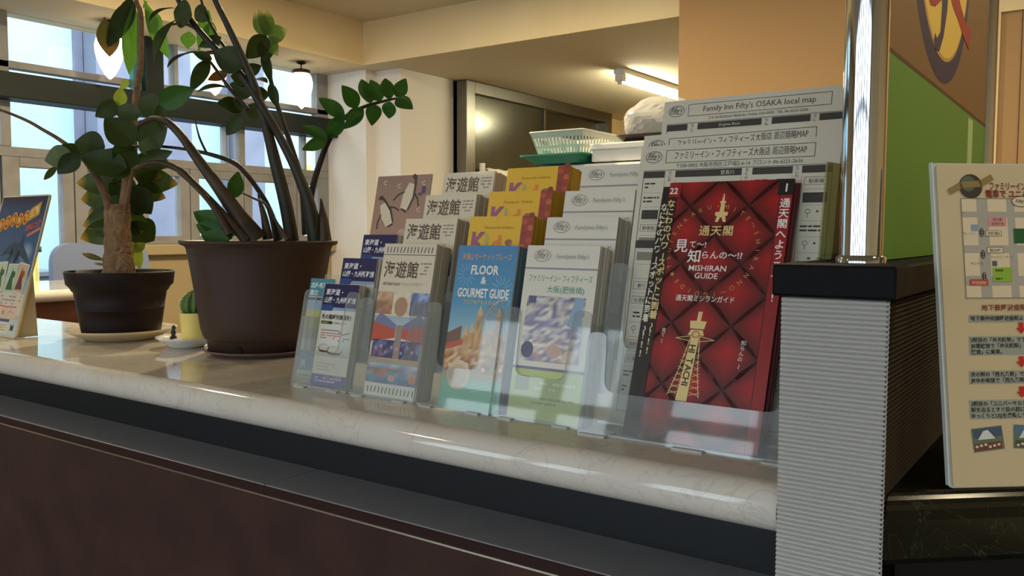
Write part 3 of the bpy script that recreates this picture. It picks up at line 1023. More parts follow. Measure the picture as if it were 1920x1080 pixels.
A.text('ローソン', x0 + 0.0005, y0 + 0.0485, 0.0025, '#3a352f', 5)
A.text('ファミリーマート', x0 + 0.0215, y0 + 0.0305, 0.0024, '#3a352f', 5)
A.rect(x0 + 0.0225, y0 + 0.0245, x0 + 0.0265, y0 + 0.0285, '#4c5a63', 4)
A.text('サンクス', x0 + 0.005, y0 + 0.0255, 0.0026, '#3a352f', 5)
for yy in (0.0505, 0.0335, 0.0165):
    A.ell(x0 + 0.0155, y0 + yy, 0.0017, 0.0035, '#2c2a26', 4, 14)
    for d in (-0.002, 0, 0.002):
        A.ell(x0 + 0.0155, y0 + yy + d, 0.0008, 0.0008, '#8a8578', 5, 8)
A.rect(x0 + 0.0225, y0 + 0.0125, x0 + 0.038, y0 + 0.0235, '#86a83a', 4)
A.greek(x0 + 0.0245, y0 + 0.0205, 0.0115, 3, 0.0032, '#3d5a1c', 5)
A.rect(x0 + 0.0035, y0 + 0.0095, x0 + 0.0185, y0 + 0.0145, '#b0483a', 4)
A.text('阿波座駅', x0 + 0.011, y0 + 0.0106, 0.003, '#e6b9a6', 5, 'c')
A.rect(x0 + 0.0415, y0 + 0.042, x0 + 0.062, y0 + 0.0535, '#1f5230', 4)
A.ell(x0 + 0.049, y0 + 0.0745, 0.0075, 0.004, '#d3c1a0', 4)
A.ring(x0 + 0.049, y0 + 0.0745, 0.0075, 0.004, 0.0005, '#3c372f', 5)
A.text("Fifty's", x0 + 0.049, y0 + 0.0735, 0.004, '#3c372f', 6, 'c', shear=0.3)
x, y = N(1840, 588)
A.text('地下鉄阿波座駅まで', x, y, 0.0052, '#7a2f1e', 3, bold=0.02)
def band(py_, lines, h_):
    x_, y_ = N(1818, py_)
    A.rect(x_ - 0.001, y_ - 0.0042 * (len(lines) - 1) - 0.0015, nw - 0.012, y_ + 0.0042, '#93968a', 1)
    for i_, s_ in enumerate(lines):
        A.text(s_, x_, y_ - i_ * 0.0045, 0.0039, '#1f201e', 3, bold=0.02)
def redarrow(py_):
    x_, y_ = N(1912, py_)
    A.poly([(x_, y_), (x_ + 0.004, y_), (x_ + 0.004, y_ - 0.004), (x_ + 0.0065, y_ - 0.004), (x_ + 0.002, y_ - 0.0085), (x_ - 0.0025, y_ - 0.004), (x_, y_ - 0.004)], '#b2291f', 3)
band(607, ['地下鉄中央線阿波座駅より'], 1)
redarrow(612)
band(648, ['2駅目の「弁天町駅」で下車', 'JR環状線で「弁天町駅」より', '快速」に乗車。'], 3)
redarrow(676)
band(713, ['次の駅の「西九条駅」で下車', 'JRゆめ咲線で「西九条駅」'], 2)
redarrow(733)
band(768, ['2駅目の「ユニバーサルシティ', '駅を出るとすぐ目の前に', 'ゆっくりとUSJを満喫して'], 3)
for (pp_, tilt, sky, low) in (((1822, 852), 0.10, '#3f4f66', '#6a3a30'), ((1902, 850), -0.06, '#4d6a86', '#4a4430')):
    x_, y_ = N(*pp_)
    A.rect(x_, y_, x_ + 0.0245, y_ + 0.0175, '#5b6b52', 2, rot=tilt)
    A.rect(x_ + 0.001, y_ + 0.010, x_ + 0.0235, y_ + 0.0168, sky, 3, rot=tilt)
    A.poly([(x_ + 0.004, y_ + 0.008), (x_ + 0.018, y_ + 0.009), (x_ + 0.015, y_ + 0.0125), (x_ + 0.012, y_ + 0.0155), (x_ + 0.0085, y_ + 0.0145)], '#c9cbc6', 4)
    A.rect(x_ + 0.001, y_ + 0.001, x_ + 0.023, y_ + 0.006, low, 4, rot=tilt)
    for i_ in range(6):
        A.ell(x_ + 0.003 + i_ * 0.0035, y_ + 0.003 + 0.0008 * (i_ % 3), 0.0013, 0.001, '#d2c0b4', 5, 8)
A.build('notice_print', nt_, M['print'])
# ================================================================== brochure holders
TH = R(12.5)
ST, CT = math.sin(TH), math.cos(TH)
ACR = [M['acrylic'], M['acrylic_edge']]
SN, SU = 0.0313, 0.0392      # tier step: back along the sheet normal, up along the sheet


def LP(x, u, n_):
    """holder frame: x right, u up the leaning sheet, n_ towards the viewer -> local xyz of the holder root"""
    return (x, u * ST - n_ * CT, u * CT + n_ * ST)


def lean_prism(poly, n0, n1):
    m_ = MB()
    N_ = len(poly)
    vs_ = [LP(p[0], p[1], n0) for p in poly] + [LP(p[0], p[1], n1) for p in poly]
    m_.add(vs_, [(i, (i + 1) % N_, N_ + (i + 1) % N_, N_ + i) for i in range(N_)], 1)
    m_.add(vs_, [tuple(reversed(range(N_))), tuple(range(N_, 2 * N_))], 0)
    return m_


def pocket_front(w_, h_, ear, cut, r_=0.008):
    return fillet([(0, 0, 0.002), (w_, 0, 0.002), (w_, h_, r_), (w_ - ear, h_, r_), (w_ - ear - 0.003, cut, 0.012), (ear + 0.003, cut, 0.012), (ear, h_, r_), (0, h_, r_)], 0.004, 5)


def tier_holder(x0, w_, label, tiers=4, y0=0.7445, fh=0.122, ear=0.022, cut=0.048, base=1.0, depth=SN):
    t_ = thing('brochure_holder', label, 'brochure holder', (x0, y0, base), group='clear acrylic brochure holders')
    for k_ in range(tiers):
        pl = [(a, b_ + k_ * SU) for a, b_ in pocket_front(w_, fh if k_ == 0 else 0.10, ear, cut)]
        lean_prism(pl, -k_ * depth - 0.0022, -k_ * depth).build('pocket_front', ACR, t_)
        lean_prism([(0.002, k_ * SU + 0.0008), (w_ - 0.002, k_ * SU + 0.0008), (w_ - 0.002, k_ * SU + 0.003), (0.002, k_ * SU + 0.003)], -(k_ + 1) * depth + 0.0002, -k_ * depth - 0.0024).build('pocket_floor', [M['acrylic_edge']] * 2, t_)
    # back plate
    bt = tiers - 1
    lean_prism([(0, bt * SU), (w_, bt * SU), (w_, bt * SU + 0.15), (0, bt * SU + 0.15)], -tiers * depth - 0.0022, -tiers * depth).build('back_plate', ACR, t_)
    # stepped side panels, cut flat at the counter
    pts = []
    for k_ in range(tiers):
        u0, n0 = k_ * SU, -k_ * depth - 0.0024
        hh = (fh if k_ == 0 else 0.10)
        a = LP(0, u0 + hh - 0.012, n0)
        if k_ == 0:
            pts.append(LP(0, 0, n0)[1:])
        pts.append(a[1:])
        pts.append(LP(0, u0 + hh - 0.012, n0 - depth * 0.75)[1:])
    e_ = LP(0, (tiers - 1) * SU + 0.13, -tiers * depth + 0.0004)
    pts.append(e_[1:])
    f_ = LP(0, (tiers - 1) * SU, -tiers * depth + 0.0004)
    pts.append(f_[1:])
    if tiers > 1:
        pts.append((f_[1], 0.0))
    for xx in (0.0, w_ - 0.002):
        m_ = MB().prism([(p[0], max(p[1], 0.0003)) for p in reversed(pts)], xx + 0.0001, xx + 0.0019, 'x')
        m_.build('side_panel', M['acrylic'], t_)
    for xx in (0.012, w_ - 0.03):
        MB().box(xx, xx + 0.018, -0.004, 0.02, 0, 0.0018).build('foot', M['acrylic_edge'], t_)
    return t_


H1 = tier_holder(-0.8835, 0.102, 'clear tiered holder with railway timetables, leftmost of the row', fh=0.128)
H2 = tier_holder(-0.7795, 0.1105, 'clear tiered holder with beige aquarium guides')
H3 = tier_holder(-0.6685, 0.110, 'clear tiered holder with blue floor guide and yellow booklets')
H4 = tier_holder(-0.5555, 0.112, 'clear tiered holder with white hotel leaflets beside the maps')
H0 = tier_holder(-0.944, 0.056, 'narrow clear holder with teal timetable beside the tall brown pot', tiers=1, y0=0.800, fh=0.085, ear=0.012, cut=0.03)


def slot(x, tier, n_in=0.0035, y0=0.7445, u=0.0032, depth=SN):
    """world position of a leaflet's lower left front corner in a tier"""
    p = LP(x, tier * SU + u, -tier * depth - n_in)
    return (p[0], y0 + p[1], 1.0 + p[2])


def leaflet(name, label, cat, pos, w_, h_, thick, art, group, edge='paper', tilt=0.0, gloss='print', lean=TH, r_=0.0):
    t_ = thing(name, label, cat, pos, (math.pi / 2 - lean, 0, 0), group)
    if tilt:
        t_.rotation_euler = (Matrix.Rotation(math.pi / 2 - lean, 3, 'X') @ Matrix.Rotation(tilt, 3, 'Z')).to_euler()
    MB().box(0, w_, 0, h_, -thick, 0).build('pages', M[edge], t_, 0.0003)
    if art:
        art.build('cover_print', t_, M[gloss])
    return t_


def stack(name, label, cat, x, tier, w_, h_, thick, n_, group, edge='paper', jit=0.002, n_in=0.0035, y0=0.7445, tilt=0.0):
    """further copies behind the front one"""
    tn = ('front pocket', 'second tier', 'third tier', 'topmost tier')[tier]
    label = label + ' in the ' + tn
    group = group + ', ' + tn
    me = None
    for i in range(n_):
        dn = (i + 1) * (thick + 0.0004)
        p = slot(x + random.uniform(-jit, jit), tier, n_in + dn, y0)
        if me is None:
            me = MB().box(0, w_, 0, h_, -thick, 0).mesh('pages', M[edge])
        t_ = thing(name, label, cat, p, (math.pi / 2 - TH, 0, 0), group)
        o_ = put('pages', me, t_)
        o_.scale = (1, 1 + random.uniform(-0.006, 0.004), 1)


# ------------------------------------------------------------------ cover designs
def art_kaiyukan(w_, h_, ticks):
    a = Art()
    a.rect(0, 0, w_, h_, '#cfc0a6', 0)
    top = h_ - (0.0145 if ticks else -0.001)
    if ticks:
        a.rect(0, h_ - 0.0145, w_, h_ - 0.0135, '#5a554f', 1)
        for i in range(14):
            x = 0.006 + i * (w_ - 0.012) / 13
            a.rect(x - 0.0008, h_ - 0.0115, x + 0.0008, h_ - 0.004, '#4b4a52', 1, rot=-0.12 * (i % 3))
    a.text('海遊館', 0.005, top - 0.0265, 0.0222, '#4a3626', 3, bold=0.012, sx=0.86)
    a.greek(0.064, top - 0.011, 0.017, 4, 0.0042, '#8b7d69', 2, 0.7)
    a.greek(0.006, top - 0.038, w_ - 0.014, 1, 0.0046, '#a0907a', 2, 0.95, 0.7)
    a.text('天保山ハーバービレッジガイド', 0.007, top - 0.0375, 0.0048, '#7d6d58', 3, width=w_ - 0.02)
    y = top - 0.046
    a.photo(0.0, y - 0.028, w_ * 0.32, y, 6, 6, [['#a9795a', '#8f6448'], ['#b98f70', '#c9a081']], 1, 3)
    a.photo(w_ * 0.34, y - 0.028, w_ * 0.64, y, 6, 6, [['#d8c8ae', '#c9b494']], 1, 4, 0.1)
    a.ell(w_ * 0.49, y - 0.018, 0.0105, 0.012, '#a67c5c', 2)
    a.photo(w_ * 0.66, y - 0.028, w_, y, 6, 6, [['#4a5a80', '#5a4a55'], ['#5d6f95', '#8fa0c2']], 1, 5)
    a.vgrad(0, 0.046, w_, y - 0.03, [(0, '#c2b8a2'), (0.35, '#d3cdbd'), (1, '#8fa3b3')], 1)
    m = 0.066
    a.poly([(0, m), (w_ * 0.45, m + 0.006), (w_ * 0.45, m + 0.016), (0, m + 0.024)], '#b4472d', 2)
    a.poly([(w_, m), (w_ * 0.58, m + 0.006), (w_ * 0.58, m + 0.016), (w_, m + 0.024)], '#b4472d', 2)
    a.poly([(0, m + 0.024), (w_ * 0.45, m + 0.016), (w_ * 0.45, m + 0.022), (0.01, m + 0.037)], '#6f6f8c', 2)
    a.poly([(w_, m + 0.024), (w_ * 0.58, m + 0.016), (w_ * 0.58, m + 0.022), (w_ - 0.01, m + 0.037)], '#6f6f8c', 2)
    a.photo(0.003, m - 0.019, w_ * 0.46, m + 0.003, 7, 5, [['#3b2f55', '#54486f', '#7a5f70'], ['#43385f', '#6a6a9a', '#352c52']], 2, 7)
    a.photo(w_ * 0.58, m - 0.019, w_ - 0.004, m + 0.003, 7, 5, [['#3b2f55', '#54486f', '#2e2547'], ['#43385f', '#7a70a8', '#352c52']], 2, 8)
    a.rect(w_ * 0.46, m - 0.019, w_ * 0.58, m + 0.022, '#8d7b6c', 2)
    for i in range(9):
        a.ell(0.01 + 0.0085 * i, m - 0.008 + 0.004 * math.sin(i * 2.3), 0.0022, 0.0022, ['#8f88b5', '#c08fa6', '#6f86b8'][i % 3], 3, 10)
    a.rect(0, m - 0.026, w_, m - 0.019, '#b49c7e', 2)
    a.photo(0, 0.016, w_, 0.044, 12, 5, [['#4f86a3', '#5b7ba3', '#6a5f7a'], ['#c0705c', '#7f9fc4', '#d7a08a', '#8a6a66'], ['#a9bed1', '#8fb0d0', '#c7d0d6']], 1, 6)
    for i, c in enumerate(('#5c8f9b', '#c0705c', '#d7a08a', '#6f8fb8', '#c9856d')):
        a.ell(0.009 + i * 0.0165, 0.023 + 0.004 * (i % 2), 0.006, 0.004, c, 2 + (i % 2))
    a.rect(0, 0, w_, 0.0155, '#ddd6c8', 1)
    for i in range(13):
        x = 0.006 + i * (w_ - 0.012) / 12
        a.rect(x - 0.0008, 0.004, x + 0.0008, 0.0115, '#4b4a52', 2, rot=-0.1 * (i % 3))
    return a


def art_penguin(w_, h_):
    a = Art()
    a.vgrad(0, 0, w_, h_, [(0, '#b08a74'), (0.5, '#a9816c'), (1, '#8e6f60')], 0)
    def peng(cx, cy, ang_, s_):
        ca, sa = math.cos(ang_), math.sin(ang_)
        T = lambda l: [(cx + (x * ca - y * sa) * s_, cy + (x * sa + y * ca) * s_) for x, y in l]
        a.poly(T([(-0.009, -0.022), (0.009, -0.022), (0.011, 0.0), (0.007, 0.02), (-0.007, 0.02), (-0.012, 0.0)]), '#d8c3a8', 2)
        a.poly(T([(0.009, -0.022), (0.013, 0.0), (0.008, 0.022), (0.004, 0.034), (-0.002, 0.036), (-0.006, 0.031), (0.002, 0.026), (0.005, 0.018), (0.009, 0.0), (0.006, -0.022)]), '#2a211e', 3)
        a.stroke(T([(-0.011, 0.004), (-0.022, -0.004), (-0.028, -0.014)]), 0.0026 * s_, '#2a211e', 3)
        a.stroke(T([(0.011, 0.006), (0.02, 0.0), (0.026, -0.01)]), 0.0026 * s_, '#2a211e', 3)
        a.stroke(T([(-0.006, -0.023), (0.006, -0.025)]), 0.003 * s_, '#2a211e', 3)
    peng(0.064, h_ - 0.03, -0.25, 0.9)
    peng(0.026, h_ - 0.055, 0.55, 0.85)
    peng(0.03, h_ - 0.112, -0.9, 0.8)
    for i, (x, y) in enumerate(((0.012, h_ - 0.01), (0.04, h_ - 0.015), (0.085, h_ - 0.012), (0.082, h_ - 0.05))):
        a.stroke([(x, y), (x + 0.006, y + 0.003)], 0.0012, '#d5bca6', 2)
        a.stroke([(x + 0.002, y - 0.002), (x + 0.007, y - 0.003)], 0.0012, '#d5bca6', 2)
    a.rect(w_ - 0.014, h_ - 0.027, w_ - 0.007, h_ - 0.017, '#3a2b6a', 3)
    a.rect(w_ - 0.02, h_ - 0.03, w_ - 0.012, h_ - 0.026, '#6a2b3a', 3)
    a.ell(0.06, h_ - 0.085, 0.008, 0.008, '#bd9884', 1)
    return a


def art_rail(w_, h_, head=('東海道・', '山陽・九州新幹線')):
    a = Art()
    a.rect(0, 0, w_, h_, '#d5cfc2', 0)
    a.rect(0, h_ - 0.034, w_, h_, '#23264f', 1)
    a.text(head[0], 0.004, h_ - 0.014, 0.0088, '#e6e0e2', 3, bold=0.02, shear=0.12)
    a.text(head[1], 0.0035, h_ - 0.0245, 0.0086, '#e6e0e2', 3, bold=0.02, shear=0.12, width=w_ - 0.006)
    a.rect(0, h_ - 0.036, w_ * 0.32, h_ - 0.028, '#2c4a86', 2)
    a.rect(w_ * 0.34, h_ - 0.035, w_, h_ - 0.031, '#8ea0c2', 2)
    a.text('冬の臨時列車運転!', 0.003, h_ - 0.0465, 0.0072, '#2a2830', 3, bold=0.02, width=w_ - 0.009)
    a.rect(0.003, h_ - 0.0535, w_ * 0.38, h_ - 0.0495, '#2b2a1e', 2)
    a.text('12月28日〜', 0.004, h_ - 0.0528, 0.003, '#e4d86a', 3)
    a.text('お早めにどうぞ', w_ * 0.42, h_ - 0.0528, 0.0035, '#2a2830', 3)
    a.stroke([(0.006, h_ - 0.0615), (w_ * 0.6, h_ - 0.0615), (w_ * 0.68, h_ - 0.0655), (w_ * 0.74, h_ - 0.066), (w_ - 0.004, h_ - 0.063)], 0.0009, '#26284a', 2)
    a.greek(0.006, h_ - 0.066, w_ * 0.55, 3, 0.0032, '#b8736c', 2, 0.7)
    a.greek(w_ * 0.6, h_ - 0.072, w_ * 0.35, 2, 0.003, '#7d86a6', 2, 0.7)
    a.vgrad(0.002, h_ - 0.096, w_ - 0.002, h_ - 0.078, [(0, '#b9b4a8'), (1, '#cfd0ce')], 1)
    for (cx, cy, rx) in ((0.016, h_ - 0.0855, 0.011), (0.035, h_ - 0.0875, 0.0155)):
        a.ell(cx, cy, rx, 0.0058, '#8d8a82', 2)
        a.ell(cx + 0.001, cy + 0.001, rx * 0.9, 0.0042, '#c7c2b4', 3)
        a.ell(cx, cy - 0.0038, rx * 0.86, 0.0015, '#4f4b46', 3)
    a.greek(0.006, h_ - 0.106, w_ * 0.55, 3, 0.004, '#b4ab9a', 2, 0.7, 0.3)
    a.greek(w_ * 0.4, h_ - 0.122, w_ * 0.5, 2, 0.0034, '#c98f80', 2, 0.8)
    a.rect(0, 0, w_, 0.0165, '#6a699e', 1)
    a.greek(0.008, 0.011, w_ - 0.016, 2, 0.004, '#c9c6dc', 2, 0.8)
    return a


def art_teal(w_, h_):
    a = Art()
    a.rect(0, 0, w_, h_, '#cfc9bb', 0)
    a.rect(0, h_ - 0.026, w_, h_, '#3d7d8c', 1)
    a.text('北陸新幹線', 0.002, h_ - 0.013, 0.0085, '#dfe4e2', 3, bold=0.02, shear=0.12, width=w_ - 0.004)
    a.text('東北', 0.002, h_ - 0.0235, 0.0085, '#dfe4e2', 3, bold=0.02, shear=0.12)
    a.rect(0, h_ - 0.031, w_, h_ - 0.027, '#2a2f58', 1)
    a.rect(0, h_ - 0.045, w_, h_ - 0.031, '#86abc0', 1)
    a.rect(0, h_ - 0.072, w_, h_ - 0.045, '#c3b75a', 1)
    a.rect(0, h_ - 0.086, w_, h_ - 0.072, '#a79ca8', 1)
    a.rect(0, 0.006, w_, 0.034, '#3a87ad', 1)
    a.text('JR', 0.004, 0.012, 0.012, '#e6ece8', 3, bold=0.02)
    return a


def art_guide(w_, h_):
    a = Art()
    a.vgrad(0, h_ * 0.36, w_, h_, [(0, '#c4a27a'), (0.12, '#8fb0b6'), (0.45, '#3f87ab'), (1, '#2f76a8')], 0)
    a.vgrad(0, 0, w_, h_ * 0.36, [(0, '#5fae93'), (0.42, '#76b79c'), (0.62, '#b0875a'), (1, '#b98a55')], 0)
    a.text('天保山マーケットプレース', w_ / 2, h_ - 0.0165, 0.0085, '#c79a6a', 3, 'c', bold=0.015, width=w_ - 0.014)
    a.text('FLOOR', w_ / 2, h_ - 0.0335, 0.0145, '#e9e2d2', 3, 'c', bold=0.022, sx=0.85)
    a.text('&', w_ / 2, h_ - 0.0445, 0.0115, '#e9e2d2', 3, 'c', bold=0.02)
    a.text('GOURMET GUIDE', w_ / 2 + 0.001, h_ - 0.0605, 0.0145, '#e9e2d2', 3, 'c', bold=0.022, width=w_ - 0.012)
    a.text('フロア&グルメガイド', w_ / 2, h_ - 0.068, 0.0055, '#d9b45a', 3, 'c', bold=0.01)
    for (cx, cy, r_) in ((0.017, h_ - 0.034, 0.014), (0.069, h_ - 0.05, 0.015)):
        for i in range(14):
            an = 2 * math.pi * i / 14
            a.stroke([(cx + r_ * 0.35 * math.cos(an), cy + r_ * 0.35 * math.sin(an)), (cx + r_ * math.cos(an), cy + r_ * math.sin(an))], 0.0006, '#86b6cf', 2)
    # ferris wheel
    cx, cy, r_ = w_ - 0.009, h_ - 0.084, 0.022
    a.ring(cx, cy, r_, r_, 0.001, '#cbb089', 2, 24, 72, 288)
    for an in (75, 100, 130, 160, 190, 220, 250, 280):
        a.stroke([(cx, cy), (cx + r_ * math.cos(R(an)), cy + r_ * math.sin(R(an)))], 0.0006, '#cbb089', 2)
    a.poly([(0, h_ * 0.45), (0.02, h_ * 0.5), (0.02, h_ * 0.41), (0, h_ * 0.38)], '#6b4a35', 2)
    a.poly([(0, h_ * 0.385), (0.024, h_ * 0.42), (0.024, h_ * 0.385), (0, h_ * 0.345)], '#b5472f', 3)
    for i in range(7):
        x = 0.022 + i * 0.0088
        hh = h_ * (0.44 + 0.02 * (i % 3) + (0.09 if i in (2, 5) else 0))
        a.photo(x, h_ * 0.25, x + 0.0085, hh, 2, 6, [['#b98f5c', '#c79c6a', '#a8794a']], 2, 20 + i)
        a.poly([(x, hh), (x + 0.0085, hh), (x + 0.0042, hh + 0.012)], '#c9a473', 2)
    a.photo(0, h_ * 0.22, w_, h_ * 0.36, 16, 7, [['#a3683f', '#c08a5c', '#8d4a2c', '#6e7a4a'], ['#a3683f', '#d9b387', '#7a4a30', '#b5803f'], ['#c9a473', '#b98f5c']], 3, 9)
    for i in range(14):
        a.ell(0.004 + i * 0.006, h_ * (0.245 + 0.03 * ((i * 7) % 3) / 3), 0.003, 0.0028, ['#c98d5a', '#d9b387', '#8d4a2c', '#6e8a55'][i % 4], 4, 8)
    a.ell(0.024, h_ * 0.2, 0.017, 0.017, '#c9b391', 5)
    a.ell(0.024, h_ * 0.2, 0.0125, 0.0125, '#bda07c', 6)
    for i in range(3):
        a.stroke([(0.045, 0.020 + i * 0.004), (0.07, 0.026 + i * 0.004)], 0.0006, '#a3d2bd', 5)
    return a


def art_kids(w_, h_):
    a = Art()
    a.rect(0, 0, w_, h_, '#d9a916', 0)
    a.text('Museum for Children', w_ * 0.48, h_ - 0.0155, 0.005, '#9c7410', 3, 'c')
    for ch, x, c, dy_ in (('K', 0.006, '#8e4a70', 0), ('i', 0.026, '#a6a05a', 0.002), ('d', 0.037, '#d9762c', -0.001), ('s', 0.056, '#8c5540', 0.0)):
        a.text(ch, x, h_ - 0.0415 + dy_, 0.031 if ch == 'K' else 0.027, c, 3, bold=0.04)
    a.text('Plaza', 0.01, h_ - 0.078, 0.026, '#4f8a6a', 3, bold=0.035)
    a.rect(w_ - 0.017, 0, w_, h_, '#8e2616', 2)
    for i in range(26):
        y = 0.004 + i * 0.0075
        a.ell(w_ - 0.0085 + 0.0045 * (1 if i % 2 else -1), y, 0.0042, 0.0036, ['#a8401f', '#7b1f18', '#b3552d'][i % 3], 3, 10)
    a.ell(w_ * 0.4, h_ * 0.3, 0.03, 0.03, '#e0bb3c', 1)
    return a


def logo(a, cx, cy, rx, ry, col, L=3, wt=0.0006):
    a.ring(cx, cy, rx, ry, wt, col, L)
    a.text("Fifty's", cx, cy - ry * 0.25, ry * 1.15, col, L + 1, 'c', shear=0.35, width=rx * 1.55, bold=0.01)
    a.stroke([(cx - rx * 0.8, cy - ry * 0.35), (cx + rx * 0.6, cy - ry * 0.55)], wt, col, L + 1)
    a.stroke([(cx - rx * 0.6, cy + ry * 0.6), (cx + rx * 0.2, cy + ry * 0.75)], wt, col, L + 1)


def art_inn(w_, h_):
    a = Art()
    a.rect(0, 0, w_, h_, '#d0c8b8', 0)
    logo(a, 0.021, h_ - 0.0115, 0.0105, 0.0065, '#6d6257')
    a.text("Familyinn Fifty's", w_ - 0.012, h_ - 0.0145, 0.0075, '#8b8175', 3, 'r', width=0.041, shear=0.1)
    a.rect(0, h_ - 0.0265, w_, h_ - 0.0245, '#8c8489', 1)
    a.text('ファミリーイン・フィフティーズ', w_ / 2 + 0.001, h_ - 0.0395, 0.0088, '#3f8b74', 3, 'c', width=w_ - 0.012)
    a.text('大阪(肥後橋)', w_ * 0.6, h_ - 0.0515, 0.0085, '#3f8b74', 3, 'c')
    y0, y1 = 0.062, h_ - 0.056
    a.rect(0.008, y0, w_ - 0.01, y1, '#b7b0b0', 1)
    a.photo(0.008, y0, w_ - 0.01, y1, 14, 20, [['#b89a8c', '#8c86a0', '#d0c8c0', '#a88f86'], ['#8c86a0', '#a59db0', '#c4bdb8', '#77708c', '#d0c8c0'], ['#8c86a0', '#b3a79c', '#6a6482', '#d0c8c0']], 2, 5)
    a.rect(0.01, y1 - 0.008, 0.02, y1, '#4f4a6e', 3)
    a.poly([(w_ - 0.03, y1 - 0.03), (w_ - 0.012, y1 - 0.038), (w_ - 0.012, y1), (w_ - 0.022, y1)], '#7f9ab0', 3)
    a.ell(0.016, y0 + 0.012, 0.008, 0.009, '#3d3a58', 3)
    a.ell(0.05, y0 + 0.012, 0.009, 0.007, '#b89a8c', 3)
    a.ell(0.07, y0 + 0.008, 0.008, 0.006, '#c9b39c', 3)
    a.rect(0, 0.0, w_, 0.054, '#aab66e', 1)
    a.rect(0, 0.053, w_, 0.056, '#6c6680', 2)
    a.rect(0.006, 0.03, 0.024, 0.046, '#8b9066', 2)
    a.greek(0.03, 0.038, w_ - 0.04, 2, 0.006, '#c2cb96', 2)
    a.greek(0.03, 0.022, w_ - 0.04, 2, 0.005, '#8b9458', 2)
    return a


def art_map(w_, h_, english=False):
    a = Art()
    ink, g = '#35302a', '#8d8677'
    a.rect(0, 0, w_, h_, '#c9c0ac', 0)
    logo(a, 0.016, h_ - 0.0125, 0.0095, 0.0062, ink, 3, 0.0006)
    a.frame(0.03, h_ - 0.0195, w_ - 0.024, h_ - 0.0055, 0.0006, ink, 2)
    if english:
        a.text("Family Inn Fifty's OSAKA local map", w_ / 2 + 0.004, h_ - 0.0152, 0.0092, ink, 3, 'c', width=0.122)
        a.text('2-6-16 Edobori Nishi-ku Osaka 550-0002  TEL 06-6225-2636', w_ / 2 + 0.004, h_ - 0.0242, 0.0042, ink, 3, 'c', width=0.108)
    else:
        a.text('ファミリーイン・フィフティーズ大阪店 周辺簡略MAP', w_ / 2 + 0.004, h_ - 0.0152, 0.0092, ink, 3, 'c', width=0.138)
        a.text('〒550-0002 大阪市西区江戸堀2-6-16 フロント:06-6225-2636', w_ / 2 + 0.004, h_ - 0.0250, 0.0056, ink, 3, 'c', width=0.132)
    T = h_ - 0.0270
    a.frame(0.006, 0.012, w_ - 0.006, T, 0.0006, ink, 2)
    # black station bars with white gaps
    xs_ = [0.006, 0.031, 0.043, 0.115, 0.126, 0.166, 0.175, 0.204]
    for i in range(0, 8, 2):
        a.rect(xs_[i], T - 0.0085, xs_[i + 1], T - 0.0012, ink, 3)
    if english:
        a.text('Dojima River', 0.08, T - 0.0065, 0.0045, '#c9c0ac', 4, 'c')
    else:
        a.text('堂島川', 0.1, T - 0.0068, 0.005, '#c9c0ac', 4, 'c')
    for x in (0.037, 0.1205, 0.1705):
        a.vtext('なにわ筋'[:3], x, T - 0.0045, 0.0042, ink, 3)
    # side streets
    rnd = random.Random(11 + english)
    for x in (0.031, 0.043, 0.115, 0.126, 0.166, 0.175):
        a.rect(x, 0.012, x + 0.0005, T - 0.0105, g, 2)
    y = T - 0.0115
    while y > 0.03:
        for i in range(0, 7):
            xa, xb = xs_[i] + 0.003, xs_[i + 1] - 0.003
            if xb - xa < 0.012:
                if rnd.random() < 0.35:
                    a.vtext(rnd.choice(['あみだ池筋', '土佐堀通', '四つ橋筋', '本町通'])[:4], (xa + xb) / 2, y, 0.0038, ink, 3)
                continue
            k_ = rnd.random()
            if k_ < 0.35:
                a.frame(xa, y - 0.009, xb, y - 0.001, 0.0004, ink, 2)
                a.text(rnd.choice(['郵便局', '京町堀', '中央病院', '信濃橋', '駐車場', '銀行']), (xa + xb) / 2, y - 0.007, 0.0048, ink, 3, 'c')
            elif k_ < 0.55:
                a.greek(xa, y - 0.004, xb - xa, 2, 0.004, ink, 2, 0.7)
            elif k_ < 0.64:
                a.rect(xa, y - 0.011, xa + min(0.03, xb - xa), y - 0.001, ink, 2)
            elif k_ < 0.74:
                a.rect(xa, y - 0.009, xa + min(0.034, xb - xa), y, '#7d7768', 2)
            elif k_ < 0.86:
                a.ring(xa + 0.006, y - 0.004, 0.0022, 0.0022, 0.0005, ink, 2, 12)
                a.stroke([(xa + 0.006, y - 0.006), (xa + 0.006, y - 0.010)], 0.0005, ink, 2)
                a.rect(xa + 0.014, y - 0.005, xa + 0.016, y - 0.003, ink, 2)
            a.rect(xa, y - 0.0135, xb, y - 0.0131, g, 2)
        y -= 0.0155
    y = T - 0.085
    a.rect(0.006, y, 0.031, y + 0.0085, ink, 4)
    a.rect(0.043, y, 0.115, y + 0.0085, ink, 4)
    a.frame(0.03, 0.018, 0.075, 0.03, 0.0006, ink, 4)
    a.rect(0.0305, 0.0185, 0.0745, 0.0295, '#c9c0ac', 3)
    a.text("Fifty's", 0.052, 0.0205, 0.0085, ink, 5, 'c', shear=0.3)
    return a


